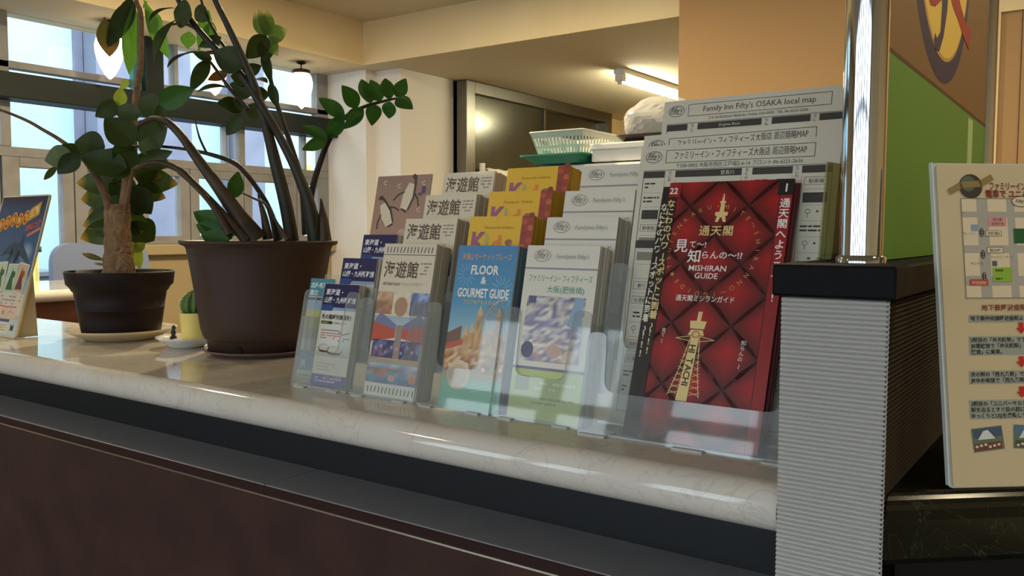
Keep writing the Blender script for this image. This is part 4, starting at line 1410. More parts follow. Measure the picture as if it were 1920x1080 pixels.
def art_red(w_, h_):
    a = Art()
    a.rect(0, 0, w_, h_, '#3a0507', 0)
    sx_ = w_ / 2.1
    sy_ = sx_ * 1.0
    Y = lambda f: h_ * (1 - f * 1.06)

    def clip(p):
        return (min(max(p[0], 0.0), w_), min(max(p[1], 0.0), h_))
    r_ = 0
    y = h_ + 0.004
    while y > -sy_:
        for i in range(-1, 4):
            cx_ = (i + 0.42 + (0.5 if r_ % 2 else 0)) * sx_
            hw, hh = sx_ * 0.5, sy_ * 0.5
            pts = []
            for j in range(20):
                an = 2 * math.pi * j / 20
                c_, s_ = math.cos(an), math.sin(an)
                e_ = 1.72
                pts.append(clip((cx_ + hw * math.copysign(abs(c_) ** e_, c_), y + hh * math.copysign(abs(s_) ** e_, s_))))
            if max(p[0] for p in pts) - min(p[0] for p in pts) < 0.004 or max(p[1] for p in pts) - min(p[1] for p in pts) < 0.004:
                continue
            c0 = clip((cx_, y + sy_ * 0.1))
            a.glow(c0[0], c0[1], 0, 0, '#a81216', '#3c0507', 1, pts=pts)
        y -= sy_ / 2
        r_ += 1
    cx_ = w_ * 0.47
    gold = '#d8bd7e'
    # little tower
    ty, k = Y(0.155), 0.6
    tw = [(-0.0075, 0), (-0.0035, 0), (-0.001, 0.008), (0.001, 0.008), (0.0035, 0), (0.0075, 0), (0.0055, 0.012), (0.0035, 0.012), (0.0025, 0.032), (0.004, 0.034), (0.004, 0.036), (0.0018, 0.037), (0.0006, 0.05), (-0.0006, 0.05), (-0.0018, 0.037), (-0.004, 0.036), (-0.004, 0.034), (-0.0025, 0.032), (-0.0035, 0.012), (-0.0055, 0.012)]
    a.poly([(cx_ + x * k * 1.25, ty + y_ * k) for x, y_ in tw], gold, 3)
    a.rect(cx_ - 0.0065, ty + 0.0065, cx_ + 0.0065, ty + 0.0105, gold, 4)
    a.text('通天閣', cx_ - 0.003, Y(0.203), 0.0115, gold, 4, 'c', bold=0.012, spacing=1.12)
    wh = '#e6ddd2'
    a.text('見', cx_ - 0.044, Y(0.264), 0.0148, wh, 4, bold=0.012)
    a.text('て〜!', cx_ - 0.0285, Y(0.25), 0.0082, wh, 4, bold=0.012)
    a.text('知', cx_ - 0.0285, Y(0.303), 0.0148, wh, 4, bold=0.012)
    a.text('らんの〜!?', cx_ - 0.0135, Y(0.29), 0.0088, wh, 4, bold=0.012, width=0.041)
    a.text('MISHIRAN', cx_ - 0.006, Y(0.337), 0.0082, wh, 4, 'c', bold=0.008, width=0.0385)
    a.text('GUIDE', cx_ - 0.006, Y(0.365), 0.0082, wh, 4, 'c', bold=0.008)
    a.text('通天閣ミシランガイド', cx_ - 0.004, Y(0.447), 0.0068, wh, 4, 'c', bold=0.008, width=0.06)
    ring_ = 'TSUTENKAKU・MITE〜SHIRANNO〜?GUIDE★'
    rcx, rcy, rr = cx_ - 0.004, Y(0.26), 0.0435
    for i, ch in enumerate(ring_):
        an = R(203 - i * 360 / len(ring_))
        a.text(ch, rcx + rr * math.cos(an), rcy + rr * math.sin(an), 0.0066, '#b98a4e', 4, 'c', rot=an - math.pi / 2)
    # large tower
    b0 = Y(0.80)
    T = lambda l: [(cx_ - 0.017 + x * 1.1 + y_ * 0.05, b0 + y_ * 0.76) for x, y_ in l]
    a.poly(T([(-0.0025, 0.085), (0.0125, 0.085), (0.0105, 0.092), (-0.0005, 0.092)]), gold, 3)
    a.poly(T([(0.003, 0.116), (0.007, 0.116), (0.0068, 0.104), (0.0125, 0.1035), (0.0115, 0.0935), (-0.0015, 0.0935), (-0.003, 0.1035), (0.0032, 0.104)]), gold, 3)
    a.poly(T([(-0.001, 0.0), (0.0095, 0.0), (0.0085, 0.086), (0.0015, 0.086)]), gold, 3)
    for sgn in (-1, 1):
        a.stroke(T([(0.005 + sgn * 0.004, 0.084), (0.005 + sgn * 0.0085, 0.04), (0.005 + sgn * 0.0145, 0.006)]), 0.0007, gold, 3)
        for i in range(8):
            y_ = 0.008 + i * 0.008
            x_ = 0.0145 - 0.0009 * i * 1.25
            a.stroke(T([(0.005 + sgn * 0.005, y_ + 0.004), (0.005 + sgn * x_, y_)]), 0.0005, gold, 3)
            a.stroke(T([(0.005 + sgn * 0.005, y_), (0.005 + sgn * x_, y_ + 0.004)]), 0.0005, gold, 3)
        a.stroke(T([(0.005, 0.085), (0.005 + sgn * 0.018, 0.08), (0.005 + sgn * 0.004, 0.077)]), 0.0006, gold, 4)
    rc = T([(0.005, 0.086)])[0]
    a.ring(rc[0], rc[1], 0.0038, 0.003, 0.0008, '#b3372a', 5, 16)
    for i, ch in enumerate('HITACHI'):
        p_ = T([(0.0016, 0.0725 - i * 0.0085)])[0]
        a.text(ch, p_[0], p_[1], 0.0092, '#2a1d14', 5, 'l', bold=0.02, rot=-math.pi / 2 - 0.05)
    a.vtext('見て〜', 0.019, Y(0.565), 0.0046, wh, 3, slope=-0.05)
    a.vtext('知らんの〜', w_ - 0.027, Y(0.59), 0.0052, wh, 3, slope=-0.08)
    # printed edges: dark strip left, red fold right
    a.rect(0, 0, 0.0095, h_ - 0.016, '#1a0d0c', 5)
    a.rect(0, h_ - 0.016, 0.013, h_, '#8f1418', 5)
    a.text('22', 0.001, h_ - 0.0125, 0.0092, '#e6ddd2', 7, bold=0.02)
    a.vtext('なにわのパワースポットに到着〜!!!', 0.0048, h_ - 0.0265, 0.0092, '#dcc48a', 7, bold=0.02, step=0.99)
    a.rect(w_ - 0.0115, 0, w_, h_, '#8f1418', 5)
    a.rect(w_ - 0.0125, 0, w_ - 0.0115, h_, '#4e090c', 5)
    a.rect(w_ - 0.0145, h_ - 0.0165, w_, h_, '#140f0f', 6)
    a.text('1', w_ - 0.0065, h_ - 0.013, 0.0115, '#e6ddd2', 7, 'c', bold=0.02)
    a.vtext('通天閣へようこそ!!', w_ - 0.006, h_ - 0.0285, 0.0102, '#e6ddd2', 7, bold=0.015, step=1.02)
    return a


def art_red_back(w_, h_):
    a = Art()
    a.rect(0, 0, w_, h_, '#17110f', 0)
    a.vtext('なにわのパワースポットに到着〜!!!', 0.0052, h_ - 0.0265, 0.0092, '#ddd3bd', 3, bold=0.02, step=0.99)
    return a


# ------------------------------------------------------------------ filling the racks
HK = 0.189
G = 'aquarium guides in the tiered holder'
wk = 0.085
for k_, lab, ticks in ((0, 'beige aquarium guide with a ticked top band in the front pocket', True), (1, 'beige aquarium guide in the second tier, faded title', False), (2, 'beige aquarium guide in the third tier', False), (3, 'beige aquarium guide in the topmost tier beside the penguin booklet', False)):
    x = -0.7535
    leaflet('aquarium_guide', lab, 'brochure', slot(x, k_), wk, HK, 0.0045, art_kaiyukan(wk, HK, ticks), G)
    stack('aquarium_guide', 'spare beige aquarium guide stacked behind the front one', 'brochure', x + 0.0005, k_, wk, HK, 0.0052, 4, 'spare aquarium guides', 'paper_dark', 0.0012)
G = 'yellow children museum booklets'
for k_, lab in ((1, 'yellow Kids booklet in the second tier behind the floor guide'), (2, 'yellow Kids booklet in the third tier'), (3, 'yellow Kids booklet in the topmost tier under the steel cabinet')):
    M.setdefault('yellow_edge', mat('yellow_paper_edge', '#b98e1c', 0.7))
    leaflet('kids_booklet', lab, 'brochure', slot(-0.648, k_, 0.0032), 0.094, HK + 0.002, 0.0045, art_kids(0.094, HK + 0.002), G, 'yellow_edge')
    stack('kids_booklet', 'spare yellow Kids booklet stacked behind the front one', 'brochure', -0.6475, k_, 0.094, HK + 0.002, 0.0052, 4, 'spare Kids booklets', 'yellow_edge', 0.0006, 0.0032)
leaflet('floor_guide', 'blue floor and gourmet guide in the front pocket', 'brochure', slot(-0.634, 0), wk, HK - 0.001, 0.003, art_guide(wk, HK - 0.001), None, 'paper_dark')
M['blue_edge'] = mat('blue_grey_paper_edge', '#57707c', 0.7)
stack('floor_guide', 'spare floor guide stacked behind the front blue one', 'brochure', -0.6337, 0, wk, HK - 0.001, 0.003, 6, 'spare floor guides', 'blue_edge', 0.001)
G = 'white hotel leaflets in the tiered holder'
for k_, lab in ((0, 'white hotel leaflet with photo collage in the front pocket'), (1, 'white hotel leaflet in the second tier, green lettering clear'), (2, 'white hotel leaflet in the third tier'), (3, 'white hotel leaflet in the topmost tier beside the map')):
    leaflet('hotel_leaflet', lab, 'brochure', slot(-0.5365, k_), 0.092, HK, 0.0012, art_inn(0.092, HK), G)
    stack('hotel_leaflet', 'spare white hotel leaflet stacked behind the front one', 'brochure', -0.5363, k_, 0.092, HK, 0.0042, 5, 'spare hotel leaflets', 'paper', 0.001, 0.0019)
G = 'navy railway timetables'
hr = 0.136
for k_, lab in ((0, 'navy headed railway timetable with train picture in the front pocket'), (1, 'navy headed railway timetable in the second tier'), (2, 'navy headed railway timetable in the third tier under the penguin booklet')):
    leaflet('railway_timetable', lab, 'brochure', slot(-0.864 + (0.004 if k_ else 0.0), k_, 0.016 if k_ == 0 else 0.006), 0.064, hr, 0.002, art_rail(0.064, hr), G, 'paper', 0.0, 'print_gloss', TH)
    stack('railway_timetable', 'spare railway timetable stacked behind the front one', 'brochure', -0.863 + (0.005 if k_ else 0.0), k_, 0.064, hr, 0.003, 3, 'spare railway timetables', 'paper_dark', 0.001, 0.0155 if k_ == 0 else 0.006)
leaflet('penguin_booklet', 'pinkish brown booklet with penguins in the topmost left tier', 'brochure', slot(-0.8785, 3, 0.004, u=-0.003 + 0.0062), 0.101, HK, 0.003, art_penguin(0.101, HK), None, 'paper_dark')
p = LP(0, 0.0035, -0.0035)
leaflet('teal_timetable', 'teal headed narrow timetable beside the tall brown pot', 'brochure', (-0.9405, 0.800 + p[1], 1.0 + p[2]), 0.048, 0.136, 0.002, art_teal(0.048, 0.136), None)

# ------------------------------------------------------------------ wide map holder
yA = 0.733
xA, wA = -0.4385, 0.2255
t = thing('brochure_holder', 'wide clear tiered holder with town maps and red brochure', 'brochure holder', (xA, yA, 1.0), group='clear acrylic brochure holders')
DA = 0.030


def plateA(u0, h_, ear, cut, n0, r_=0.008):
    lean_prism([(a, b_ + u0) for a, b_ in fillet([(0, 0, 0.002), (wA, 0, 0.002), (wA, h_, r_), (wA - ear, h_, r_), (wA - ear - 0.004, cut, 0.014), (ear + 0.004, cut, 0.014), (ear, h_, r_), (0, h_, r_)], 0.004, 6)], n0 - 0.0025, n0).build('pocket_front', ACR, t)


plateA(0.0, 0.103, 0.021, 0.044, 0.0)
plateA(0.012, 0.168, 0.020, 0.078, -DA)
plateA(0.08, 0.150, 0.020, 0.06, -DA - 0.056)
lean_prism([(0, 0.08), (wA, 0.08), (wA, 0.31), (0, 0.31)], -DA - 0.0885, -DA - 0.086).build('back_plate', ACR, t)
for (u0, na, nb) in ((0.0008, -DA + 0.0002, -0.0026), (0.0128, -DA - 0.0558, -DA - 0.0026), (0.0808, -DA - 0.0858, -DA - 0.0586)):
    lean_prism([(0.003, u0), (wA - 0.003, u0), (wA - 0.003, u0 + 0.0022), (0.003, u0 + 0.0022)], na, nb).build('pocket_floor', [M['acrylic_edge']] * 2, t)
pts = [LP(0, 0, -0.0026), LP(0, 0.095, -0.0026), LP(0, 0.1, -DA + 0.0004), LP(0, 0.16, -DA - 0.003), LP(0, 0.17, -DA - 0.054), LP(0, 0.21, -DA - 0.059), LP(0, 0.29, -DA - 0.0856), LP(0, 0.08, -DA - 0.0856)]
pts = [p[1:] for p in pts] + [(LP(0, 0.08, -DA - 0.0856)[1], 0.0004)]
for xx, mk in ((0.0, 'acrylic'), (wA - 0.0022, 'acrylic_green')):
    MB().prism([(p[0], max(p[1], 0.0004)) for p in reversed(pts)], xx + 0.0001, xx + 0.0021, 'x').build('side_panel', M[mk], t)
for xx in (0.004, 0.105, 0.19):
    MB().box(xx, xx + 0.03, -0.005, 0.02, 0, 0.0018).build('foot', M['acrylic_edge'], t)


def posA(x, u, n_):
    p = LP(x, u, n_)
    return (xA + p[0], yA + p[1], 1.0 + p[2])


wr, hr2 = 0.128, 0.264
LR = R(19.5)
M['red_edge'] = mat('dark_red_paper_edge', '#5a1013', 0.6)


def redpos(x, d):
    p = posA(x, 0.0048, -0.0045)
    return (p[0], p[1] + d * math.cos(LR), p[2] - d * math.sin(LR) + d * 0.36)


leaflet('red_brochure', 'red tower guide brochure in the wide holder', 'brochure', redpos(0.0555, 0), wr, hr2, 0.002, art_red(wr, hr2), 'red tower brochures', 'red_edge', 0.0, 'print', LR)
leaflet('red_brochure', 'black edged copy showing behind the left side of the red brochure', 'brochure', redpos(0.0465, 0.0035), wr, hr2 - 0.004, 0.0015, art_red_back(wr, hr2 - 0.004), 'red tower brochures', 'red_edge', 0.0, 'print', LR)
for i in range(2):
    leaflet('red_brochure', 'spare red brochure stacked behind the front copies', 'brochure', redpos(0.0575 + 0.0012 * i, 0.0056 + 0.0036 * i), wr, hr2 - 0.004, 0.0026, None, 'spare red brochures', 'red_edge', 0.0, 'print', LR)
mw, mh = 0.21, 0.297
leaflet('town_map', 'Japanese town map sheet directly behind the red brochure', 'map', posA(0.0095, 0.0152, -DA - 0.0195), mw, mh, 0.0006, art_map(mw, mh), 'town map sheets', 'paper', R(-0.2), 'print_matte')
leaflet('town_map', 'tilted Japanese town map sheet peeking out behind the front map', 'map', posA(0.0125, 0.0305, -DA - 0.0285), mw, mh, 0.0006, art_map(mw, mh), 'town map sheets', 'paper', R(1.0), 'print_matte')
leaflet('town_map', 'English town map sheet standing highest in the wide holder', 'map', posA(0.0095, 0.0885, -DA - 0.0660), mw, mh - 0.006, 0.0006, art_map(mw, mh - 0.006, True), 'town map sheets', 'paper', R(0.2), 'print_matte')
for i in range(2):
    leaflet('town_map', 'spare blank looking sheet behind the English map', 'map', posA(0.0105, 0.0835, -DA - 0.073 - 0.005 * i), mw, mh - 0.008, 0.003, None, 'spare map sheets', 'paper', R(0.2))
# tall green tinted dividers at the right end of the wide holder
for (xx, u0, u1, na, nb) in ((wA - 0.0050, 0.012, 0.292, -0.0035, -DA - 0.053),):
    q_ = [LP(0, u0, na)[1:], LP(0, u1 - 0.02, na)[1:], LP(0, u1, nb)[1:], LP(0, u0, nb)[1:]]
    MB().prism([p for p in reversed(q_)], xx, xx + 0.0015, 'x').build('divider', M['acrylic_green'], t)
ZZ_STEMS=[[[-1.1341,0.9641,1.1862,0.0116],[-1.1381,0.9539,1.2501,0.0107],[-1.1473,0.9406,1.3202,0.0097],[-1.152,0.929,1.3717,0.0079],[-1.162,0.9147,1.4356,0.007],[-1.1757,0.8971,1.4916,0.006],[-1.1873,0.8802,1.5374,0.0051],[-1.1955,0.8649,1.574,0.0047],[-1.2003,0.8527,1.6185,0.0042]],[[-1.0943,0.98,1.1864,0.0133],[-1.0976,0.97,1.2454,0.0106],[-1.11,0.9535,1.3037,0.0079],[-1.1335,0.9409,1.3561,0.007],[-1.1477,0.9218,1.3983,0.007],[-1.1768,0.9054,1.4503,0.0061],[-1.2088,0.8857,1.4893,0.0057],[-1.2387,0.8675,1.5265,0.0052],[-1.2704,0.8603,1.5638,0.0044],[-1.286,0.8519,1.5987,0.0039]],[[-1.1457,1.0058,1.1969,0.0083],[-1.1481,0.9986,1.2835,0.0055],[-1.1559,0.9853,1.3417,0.0045],[-1.171,0.9783,1.3888,0.0045],[-1.1839,0.9726,1.4322,0.0036],[-1.1947,0.9688,1.482,0.0036],[-1.1988,0.9696,1.53,0.0032]],[[-1.1536,1.0248,1.1969,0.0075],[-1.1499,1.0201,1.2616,0.0056],[-1.1394,1.0322,1.3217,0.0051],[-1.1172,1.0394,1.3696,0.0046],[-1.101,1.0531,1.3972,0.0041],[-1.0711,1.0632,1.4132,0.0032],[-1.0461,1.0816,1.4233,0.0026],[-1.0141,1.0925,1.4292,0.0018]],[[-1.1605,0.9086,1.1863,0.0228],[-1.1752,0.8891,1.2271,0.0139],[-1.1954,0.8661,1.2725,0.0104],[-1.2239,0.8494,1.3173,0.0086],[-1.2569,0.8414,1.3571,0.007],[-1.2869,0.8344,1.3818,0.0061],[-1.3249,0.8326,1.3896,0.0044],[-1.3628,0.8296,1.3796,0.0036]],[[-1.1553,0.8877,1.1864,0.0086],[-1.1817,0.8604,1.2327,0.006],[-1.2134,0.841,1.2719,0.0051],[-1.2457,0.8325,1.2982,0.0052],[-1.275,0.825,1.311,0.0052],[-1.3071,0.8148,1.3135,0.0044],[-1.347,0.8104,1.3044,0.0036]],[[-1.1613,0.8597,1.1968,0.006],[-1.1854,0.8463,1.2434,0.0043],[-1.2206,0.8364,1.2779,0.0039],[-1.2492,0.83,1.2982,0.0035]],[[-1.1691,0.9639,1.1877,0.0082],[-1.1838,0.9577,1.2402,0.0045],[-1.1955,0.94,1.2776,0.0041],[-1.2043,0.9234,1.3021,0.004],[-1.2195,0.9138,1.3172,0.004],[-1.2478,0.8948,1.3296,0.0036],[-1.2936,0.8755,1.3403,0.0027],[-1.3472,0.8504,1.3465,0.0024],[-1.4069,0.8327,1.3466,0.0022],[-1.4674,0.8139,1.34,0.0021],[-1.5099,0.8081,1.3371,0.0019]],[[-1.2566,0.8887,1.3323,0.0021],[-1.2679,0.8829,1.359,0.0018],[-1.2749,0.8802,1.3876,0.0007]],[[-1.1847,0.9241,1.4478,0.0026],[-1.2164,0.9172,1.4893,0.0027],[-1.2442,0.9121,1.5181,0.0027],[-1.2711,0.9082,1.5562,0.0023],[-1.2898,0.9096,1.5858,0.0022],[-1.2968,0.9067,1.613,0.0018]],[[-1.2033,0.9323,1.4066,0.0036],[-1.2303,0.916,1.4422,0.003],[-1.2497,0.9046,1.4734,0.0027],[-1.2629,0.8968,1.493,0.0021]],[[-1.2551,0.9042,1.5163,0.0036],[-1.2741,0.8923,1.5359,0.0031],[-1.2914,0.881,1.5483,0.0027],[-1.3166,0.8758,1.5525,0.0018]],[[-1.1509,0.9279,1.1898,0.0088],[-1.1581,0.9258,1.2276,0.0053],[-1.1648,0.9229,1.2514,0.0026],[-1.1675,0.9221,1.2655,0.0009]],[[-1.0819,0.9887,1.1864,0.0116],[-1.0854,0.9888,1.2192,0.0089],[-1.0876,0.9888,1.2396,0.0044],[-1.0898,0.9887,1.2574,0.0009]],[[-1.1083,0.9334,1.1883,0.0052],[-1.1235,0.9246,1.2143,0.0026],[-1.1308,0.9096,1.2443,0.0022],[-1.1481,0.8982,1.2554,0.0017],[-1.1549,0.8817,1.2636,0.0013]]]
ZZ_LEAVES=[[[-1.2325,0.849,1.5475],[-1.2762,0.8435,1.5594],0.0377,0],[[-1.3043,0.9049,1.5816],[-1.2724,0.9103,1.5586],0.0255,0],[[-1.2623,0.8398,1.5439],[-1.2752,0.8011,1.4785],0.0121,1],[[-1.3208,0.8792,1.5786],[-1.3865,0.8668,1.5711],0.009,1],[[-1.2802,0.8714,1.5432],[-1.288,0.8274,1.5322],0.0062,1],[[-1.265,0.8882,1.5006],[-1.3315,0.8628,1.4863],0.016,1],[[-1.2518,0.892,1.4874],[-1.2566,0.8596,1.4309],0.0213,0],[[-1.1692,0.8999,1.4692],[-1.203,0.8654,1.4903],0.038,0],[[-1.2487,0.9259,1.4704],[-1.2594,0.8946,1.4553],0.0145,2],[[-1.2286,0.9169,1.4413],[-1.2554,0.87,1.4374],0.0161,1],[[-1.2163,0.9326,1.4094],[-1.2249,0.8875,1.4143],0.0288,0],[[-1.2026,0.959,1.3998],[-1.2487,0.9619,1.4183],0.0236,0],[[-1.2316,0.9602,1.4348],[-1.2765,0.9506,1.4596],0.0275,0],[[-1.2387,0.9573,1.4569],[-1.1829,0.9555,1.4583],0.0156,1],[[-1.1984,0.9344,1.4321],[-1.1987,0.9746,1.4356],0.0214,0],[[-1.2302,0.9511,1.474],[-1.2046,0.9622,1.4838],0.0182,0],[[-1.241,0.9502,1.4017],[-1.27,0.9373,1.3678],0.022,0],[[-1.2258,0.9563,1.4609],[-1.2421,0.9274,1.4654],0.0274,0],[[-1.2372,0.9071,1.5251],[-1.2643,0.8818,1.5082],0.016,0],[[-1.2452,0.8944,1.4871],[-1.2644,0.8715,1.4977],0.0142,0],[[-1.1989,0.9698,1.5336],[-1.2092,0.9533,1.5726],0.0218,3],[[-1.1949,0.9666,1.5343],[-1.1953,0.9511,1.5754],0.0154,3],[[-1.2072,0.9766,1.5377],[-1.2067,0.9804,1.5815],0.0201,3],[[-1.1967,0.9714,1.5336],[-1.1632,0.9836,1.5431],0.0254,3],[[-1.1966,0.9713,1.5318],[-1.1659,0.9658,1.4969],0.0218,3],[[-1.1907,0.9632,1.5313],[-1.2011,0.928,1.4894],0.0288,0],[[-1.1947,0.9663,1.5288],[-1.183,0.9528,1.4861],0.0235,0],[[-1.1942,0.9589,1.5079],[-1.181,0.9638,1.4513],0.0144,0],[[-1.1825,0.9628,1.4522],[-1.1705,0.968,1.4099],0.0153,0],[[-1.0986,1.052,1.3987],[-1.1276,1.0195,1.4306],0.023,4],[[-1.0387,1.025,1.4078],[-1.0379,0.9888,1.4384],0.023,4],[[-1.0293,1.044,1.4155],[-1.057,1.0523,1.4607],0.024,4],[[-1.0232,1.063,1.4209],[-1.0286,1.0438,1.4548],0.0215,4],[[-1.0004,1.0596,1.4211],[-1.0315,1.0824,1.4643],0.0204,4],[[-1.0048,1.0811,1.4287],[-0.9788,1.0766,1.4564],0.0207,4],[[-0.9895,1.0646,1.4225],[-0.9453,1.056,1.4013],0.0212,4],[[-1.0026,1.0632,1.4191],[-1.0116,1.0698,1.3915],0.0222,4],[[-1.0219,1.0477,1.4135],[-1.0018,1.0194,1.3749],0.0222,4],[[-1.0524,1.0509,1.4103],[-1.0645,1.0179,1.373],0.0189,4],[[-1.0798,1.0692,1.4147],[-1.0812,1.0341,1.3927],0.011,4],[[-1.0816,1.0321,1.397],[-1.1182,1.0268,1.3594],0.0235,4],[[-1.0967,1.0094,1.3565],[-1.1596,1.0091,1.3858],0.0189,4],[[-1.1005,1.0118,1.357],[-1.1195,0.9747,1.338],0.018,4],[[-1.1929,0.8987,1.1967],[-1.2726,0.8699,1.2357],0.0353,4],[[-1.1992,0.8939,1.1914],[-1.2593,0.8653,1.2133],0.0318,4],[[-1.1948,0.8843,1.1862],[-1.2426,0.8635,1.1965],0.0263,4],[[-1.2095,0.904,1.257],[-1.204,0.9114,1.3022],0.0231,4],[[-1.3164,0.8405,1.4127],[-1.2429,0.8573,1.4345],0.032,4],[[-1.3238,0.8469,1.4053],[-1.3645,0.8318,1.4228],0.0358,0],[[-1.315,0.8415,1.4136],[-1.2997,0.8365,1.3672],0.0178,0],[[-1.366,0.8249,1.349],[-1.4,0.792,1.3916],0.0433,0],[[-1.3585,0.8299,1.3437],[-1.3041,0.8463,1.3755],0.0397,0],[[-1.3298,0.8244,1.3275],[-1.3288,0.8275,1.3595],0.0249,5],[[-1.3481,0.8228,1.3159],[-1.2862,0.8434,1.3338],0.0233,0],[[-1.3842,0.8212,1.3084],[-1.4403,0.7708,1.3281],0.0399,0],[[-1.3847,0.836,1.3456],[-1.4021,0.8088,1.3119],0.0402,0],[[-1.4257,0.807,1.3455],[-1.4593,0.7715,1.3525],0.0402,0],[[-1.3979,0.8197,1.4134],[-1.3985,0.8219,1.4469],0.0181,7],[[-1.3989,0.8194,1.4197],[-1.4223,0.7887,1.3947],0.0254,0],[[-1.3584,0.8341,1.3976],[-1.4074,0.8126,1.4079],0.027,0],[[-1.4022,0.8342,1.3245],[-1.4215,0.8061,1.2962],0.0368,0],[[-1.5107,0.7952,1.3362],[-1.5406,0.7609,1.3249],0.0357,5],[[-1.5007,0.8023,1.3362],[-1.5215,0.7727,1.3017],0.0282,0],[[-1.5099,0.8082,1.338],[-1.5297,0.7831,1.353],0.0227,0]]
MT_STEMS=[[[-1.539,0.8782,1.2403,0.008],[-1.5449,0.8652,1.2844,0.0064],[-1.556,0.8482,1.3249,0.0059],[-1.572,0.8384,1.3435,0.0049],[-1.5909,0.8147,1.3688,0.0035],[-1.6171,0.7976,1.3872,0.0031],[-1.6417,0.7815,1.4037,0.0029],[-1.6715,0.7495,1.4216,0.0023],[-1.7035,0.7275,1.4292,0.0019]],[[-1.5281,0.898,1.2376,0.01],[-1.5267,0.9027,1.2855,0.008],[-1.525,0.907,1.3255,0.0075],[-1.5212,0.9135,1.3734,0.007],[-1.5189,0.9187,1.4204,0.0065],[-1.5174,0.9233,1.4653,0.006],[-1.504,0.9238,1.5084,0.0055],[-1.5054,0.9272,1.563,0.0055],[-1.5079,0.9289,1.6086,0.005],[-1.5144,0.9259,1.6284,0.004],[-1.5206,0.9241,1.6622,0.003]],[[-1.5068,0.8886,1.2391,0.004],[-1.4927,0.8898,1.284,0.0034],[-1.4869,0.8968,1.3212,0.0029]]]
MT_LEAVES=[[[-1.5177,0.9236,1.6284],[-1.511,0.9053,1.4916],0.0268,8],[[-1.5194,0.9225,1.6304],[-1.5371,0.8783,1.5386],0.0298,0],[[-1.5523,0.8844,1.598],[-1.5317,0.8809,1.523],0.0336,9],[[-1.5323,0.9263,1.6391],[-1.5587,0.9143,1.5674],0.026,0],[[-1.5032,0.9341,1.6324],[-1.4707,0.961,1.5254],0.0239,8],[[-1.5071,0.9427,1.6212],[-1.495,0.9602,1.5776],0.024,8],[[-1.4992,0.929,1.6152],[-1.4629,0.9153,1.6203],0.005,8],[[-1.3973,0.9522,1.5328],[-1.397,0.955,1.5657],0.0233,8],[[-1.3813,0.9632,1.529],[-1.3684,0.9782,1.6045],0.0213,8],[[-1.3614,0.9664,1.5471],[-1.3524,0.9752,1.5789],0.0193,8],[[-1.5217,0.9094,1.4835],[-1.5324,0.9004,1.4656],0.0119,7],[[-1.5796,0.8912,1.1456],[-1.63,0.8689,1.1595],0.0092,9],[[-1.5792,0.8906,1.1345],[-1.61,0.8816,1.1411],0.0061,9],[[-1.5577,0.9267,1.3384],[-1.6401,0.8976,1.3072],0.047,0],[[-1.5593,0.9213,1.3056],[-1.6314,0.9065,1.3383],0.0449,0],[[-1.5752,0.9478,1.3283],[-1.5443,0.9881,1.3087],0.0436,6],[[-1.5688,0.9379,1.3089],[-1.5967,0.9168,1.2532],0.0434,0],[[-1.5517,0.9272,1.2874],[-1.5323,0.957,1.2348],0.0409,0],[[-1.5905,0.9329,1.2577],[-1.6634,0.9007,1.2351],0.0395,6],[[-1.5464,0.9398,1.3469],[-1.5082,0.9872,1.328],0.0369,6],[[-1.5814,0.9322,1.2266],[-1.6513,0.9091,1.1953],0.0394,0],[[-1.5471,0.9335,1.3383],[-1.6094,0.9389,1.3935],0.0429,6],[[-1.561,0.9472,1.3768],[-1.5293,0.9711,1.4159],0.0413,0],[[-1.547,0.9383,1.3975],[-1.6354,0.9407,1.3932],0.0409,0],[[-1.5717,0.933,1.2656],[-1.6069,0.9089,1.2264],0.0413,6],[[-1.5651,0.9373,1.2451],[-1.5805,0.9609,1.1955],0.0372,6],[[-1.5898,0.9627,1.3069],[-1.5237,1.0105,1.2956],0.0421,6],[[-1.5762,0.9496,1.2891],[-1.5464,0.9977,1.2673],0.0333,6],[[-1.5891,0.942,1.2974],[-1.6725,0.884,1.2972],0.0438,6],[[-1.5885,0.9344,1.2743],[-1.6967,0.9044,1.2662],0.0436,6],[[-1.5707,0.9319,1.245],[-1.542,0.9659,1.2537],0.0269,0],[[-1.5993,0.9397,1.2373],[-1.664,0.8907,1.2119],0.0419,6],[[-1.5948,0.9364,1.2121],[-1.6767,0.8914,1.1868],0.0418,6],[[-1.576,0.941,1.2204],[-1.5796,0.9921,1.1827],0.0479,0],[[-1.6914,0.8604,1.3276],[-1.7366,0.8544,1.302],0.0114,0],[[-1.5674,0.937,1.18],[-1.583,0.9629,1.1258],0.0207,7],[[-1.5662,0.9403,1.1645],[-1.5654,0.9626,1.1799],0.0166,7]]
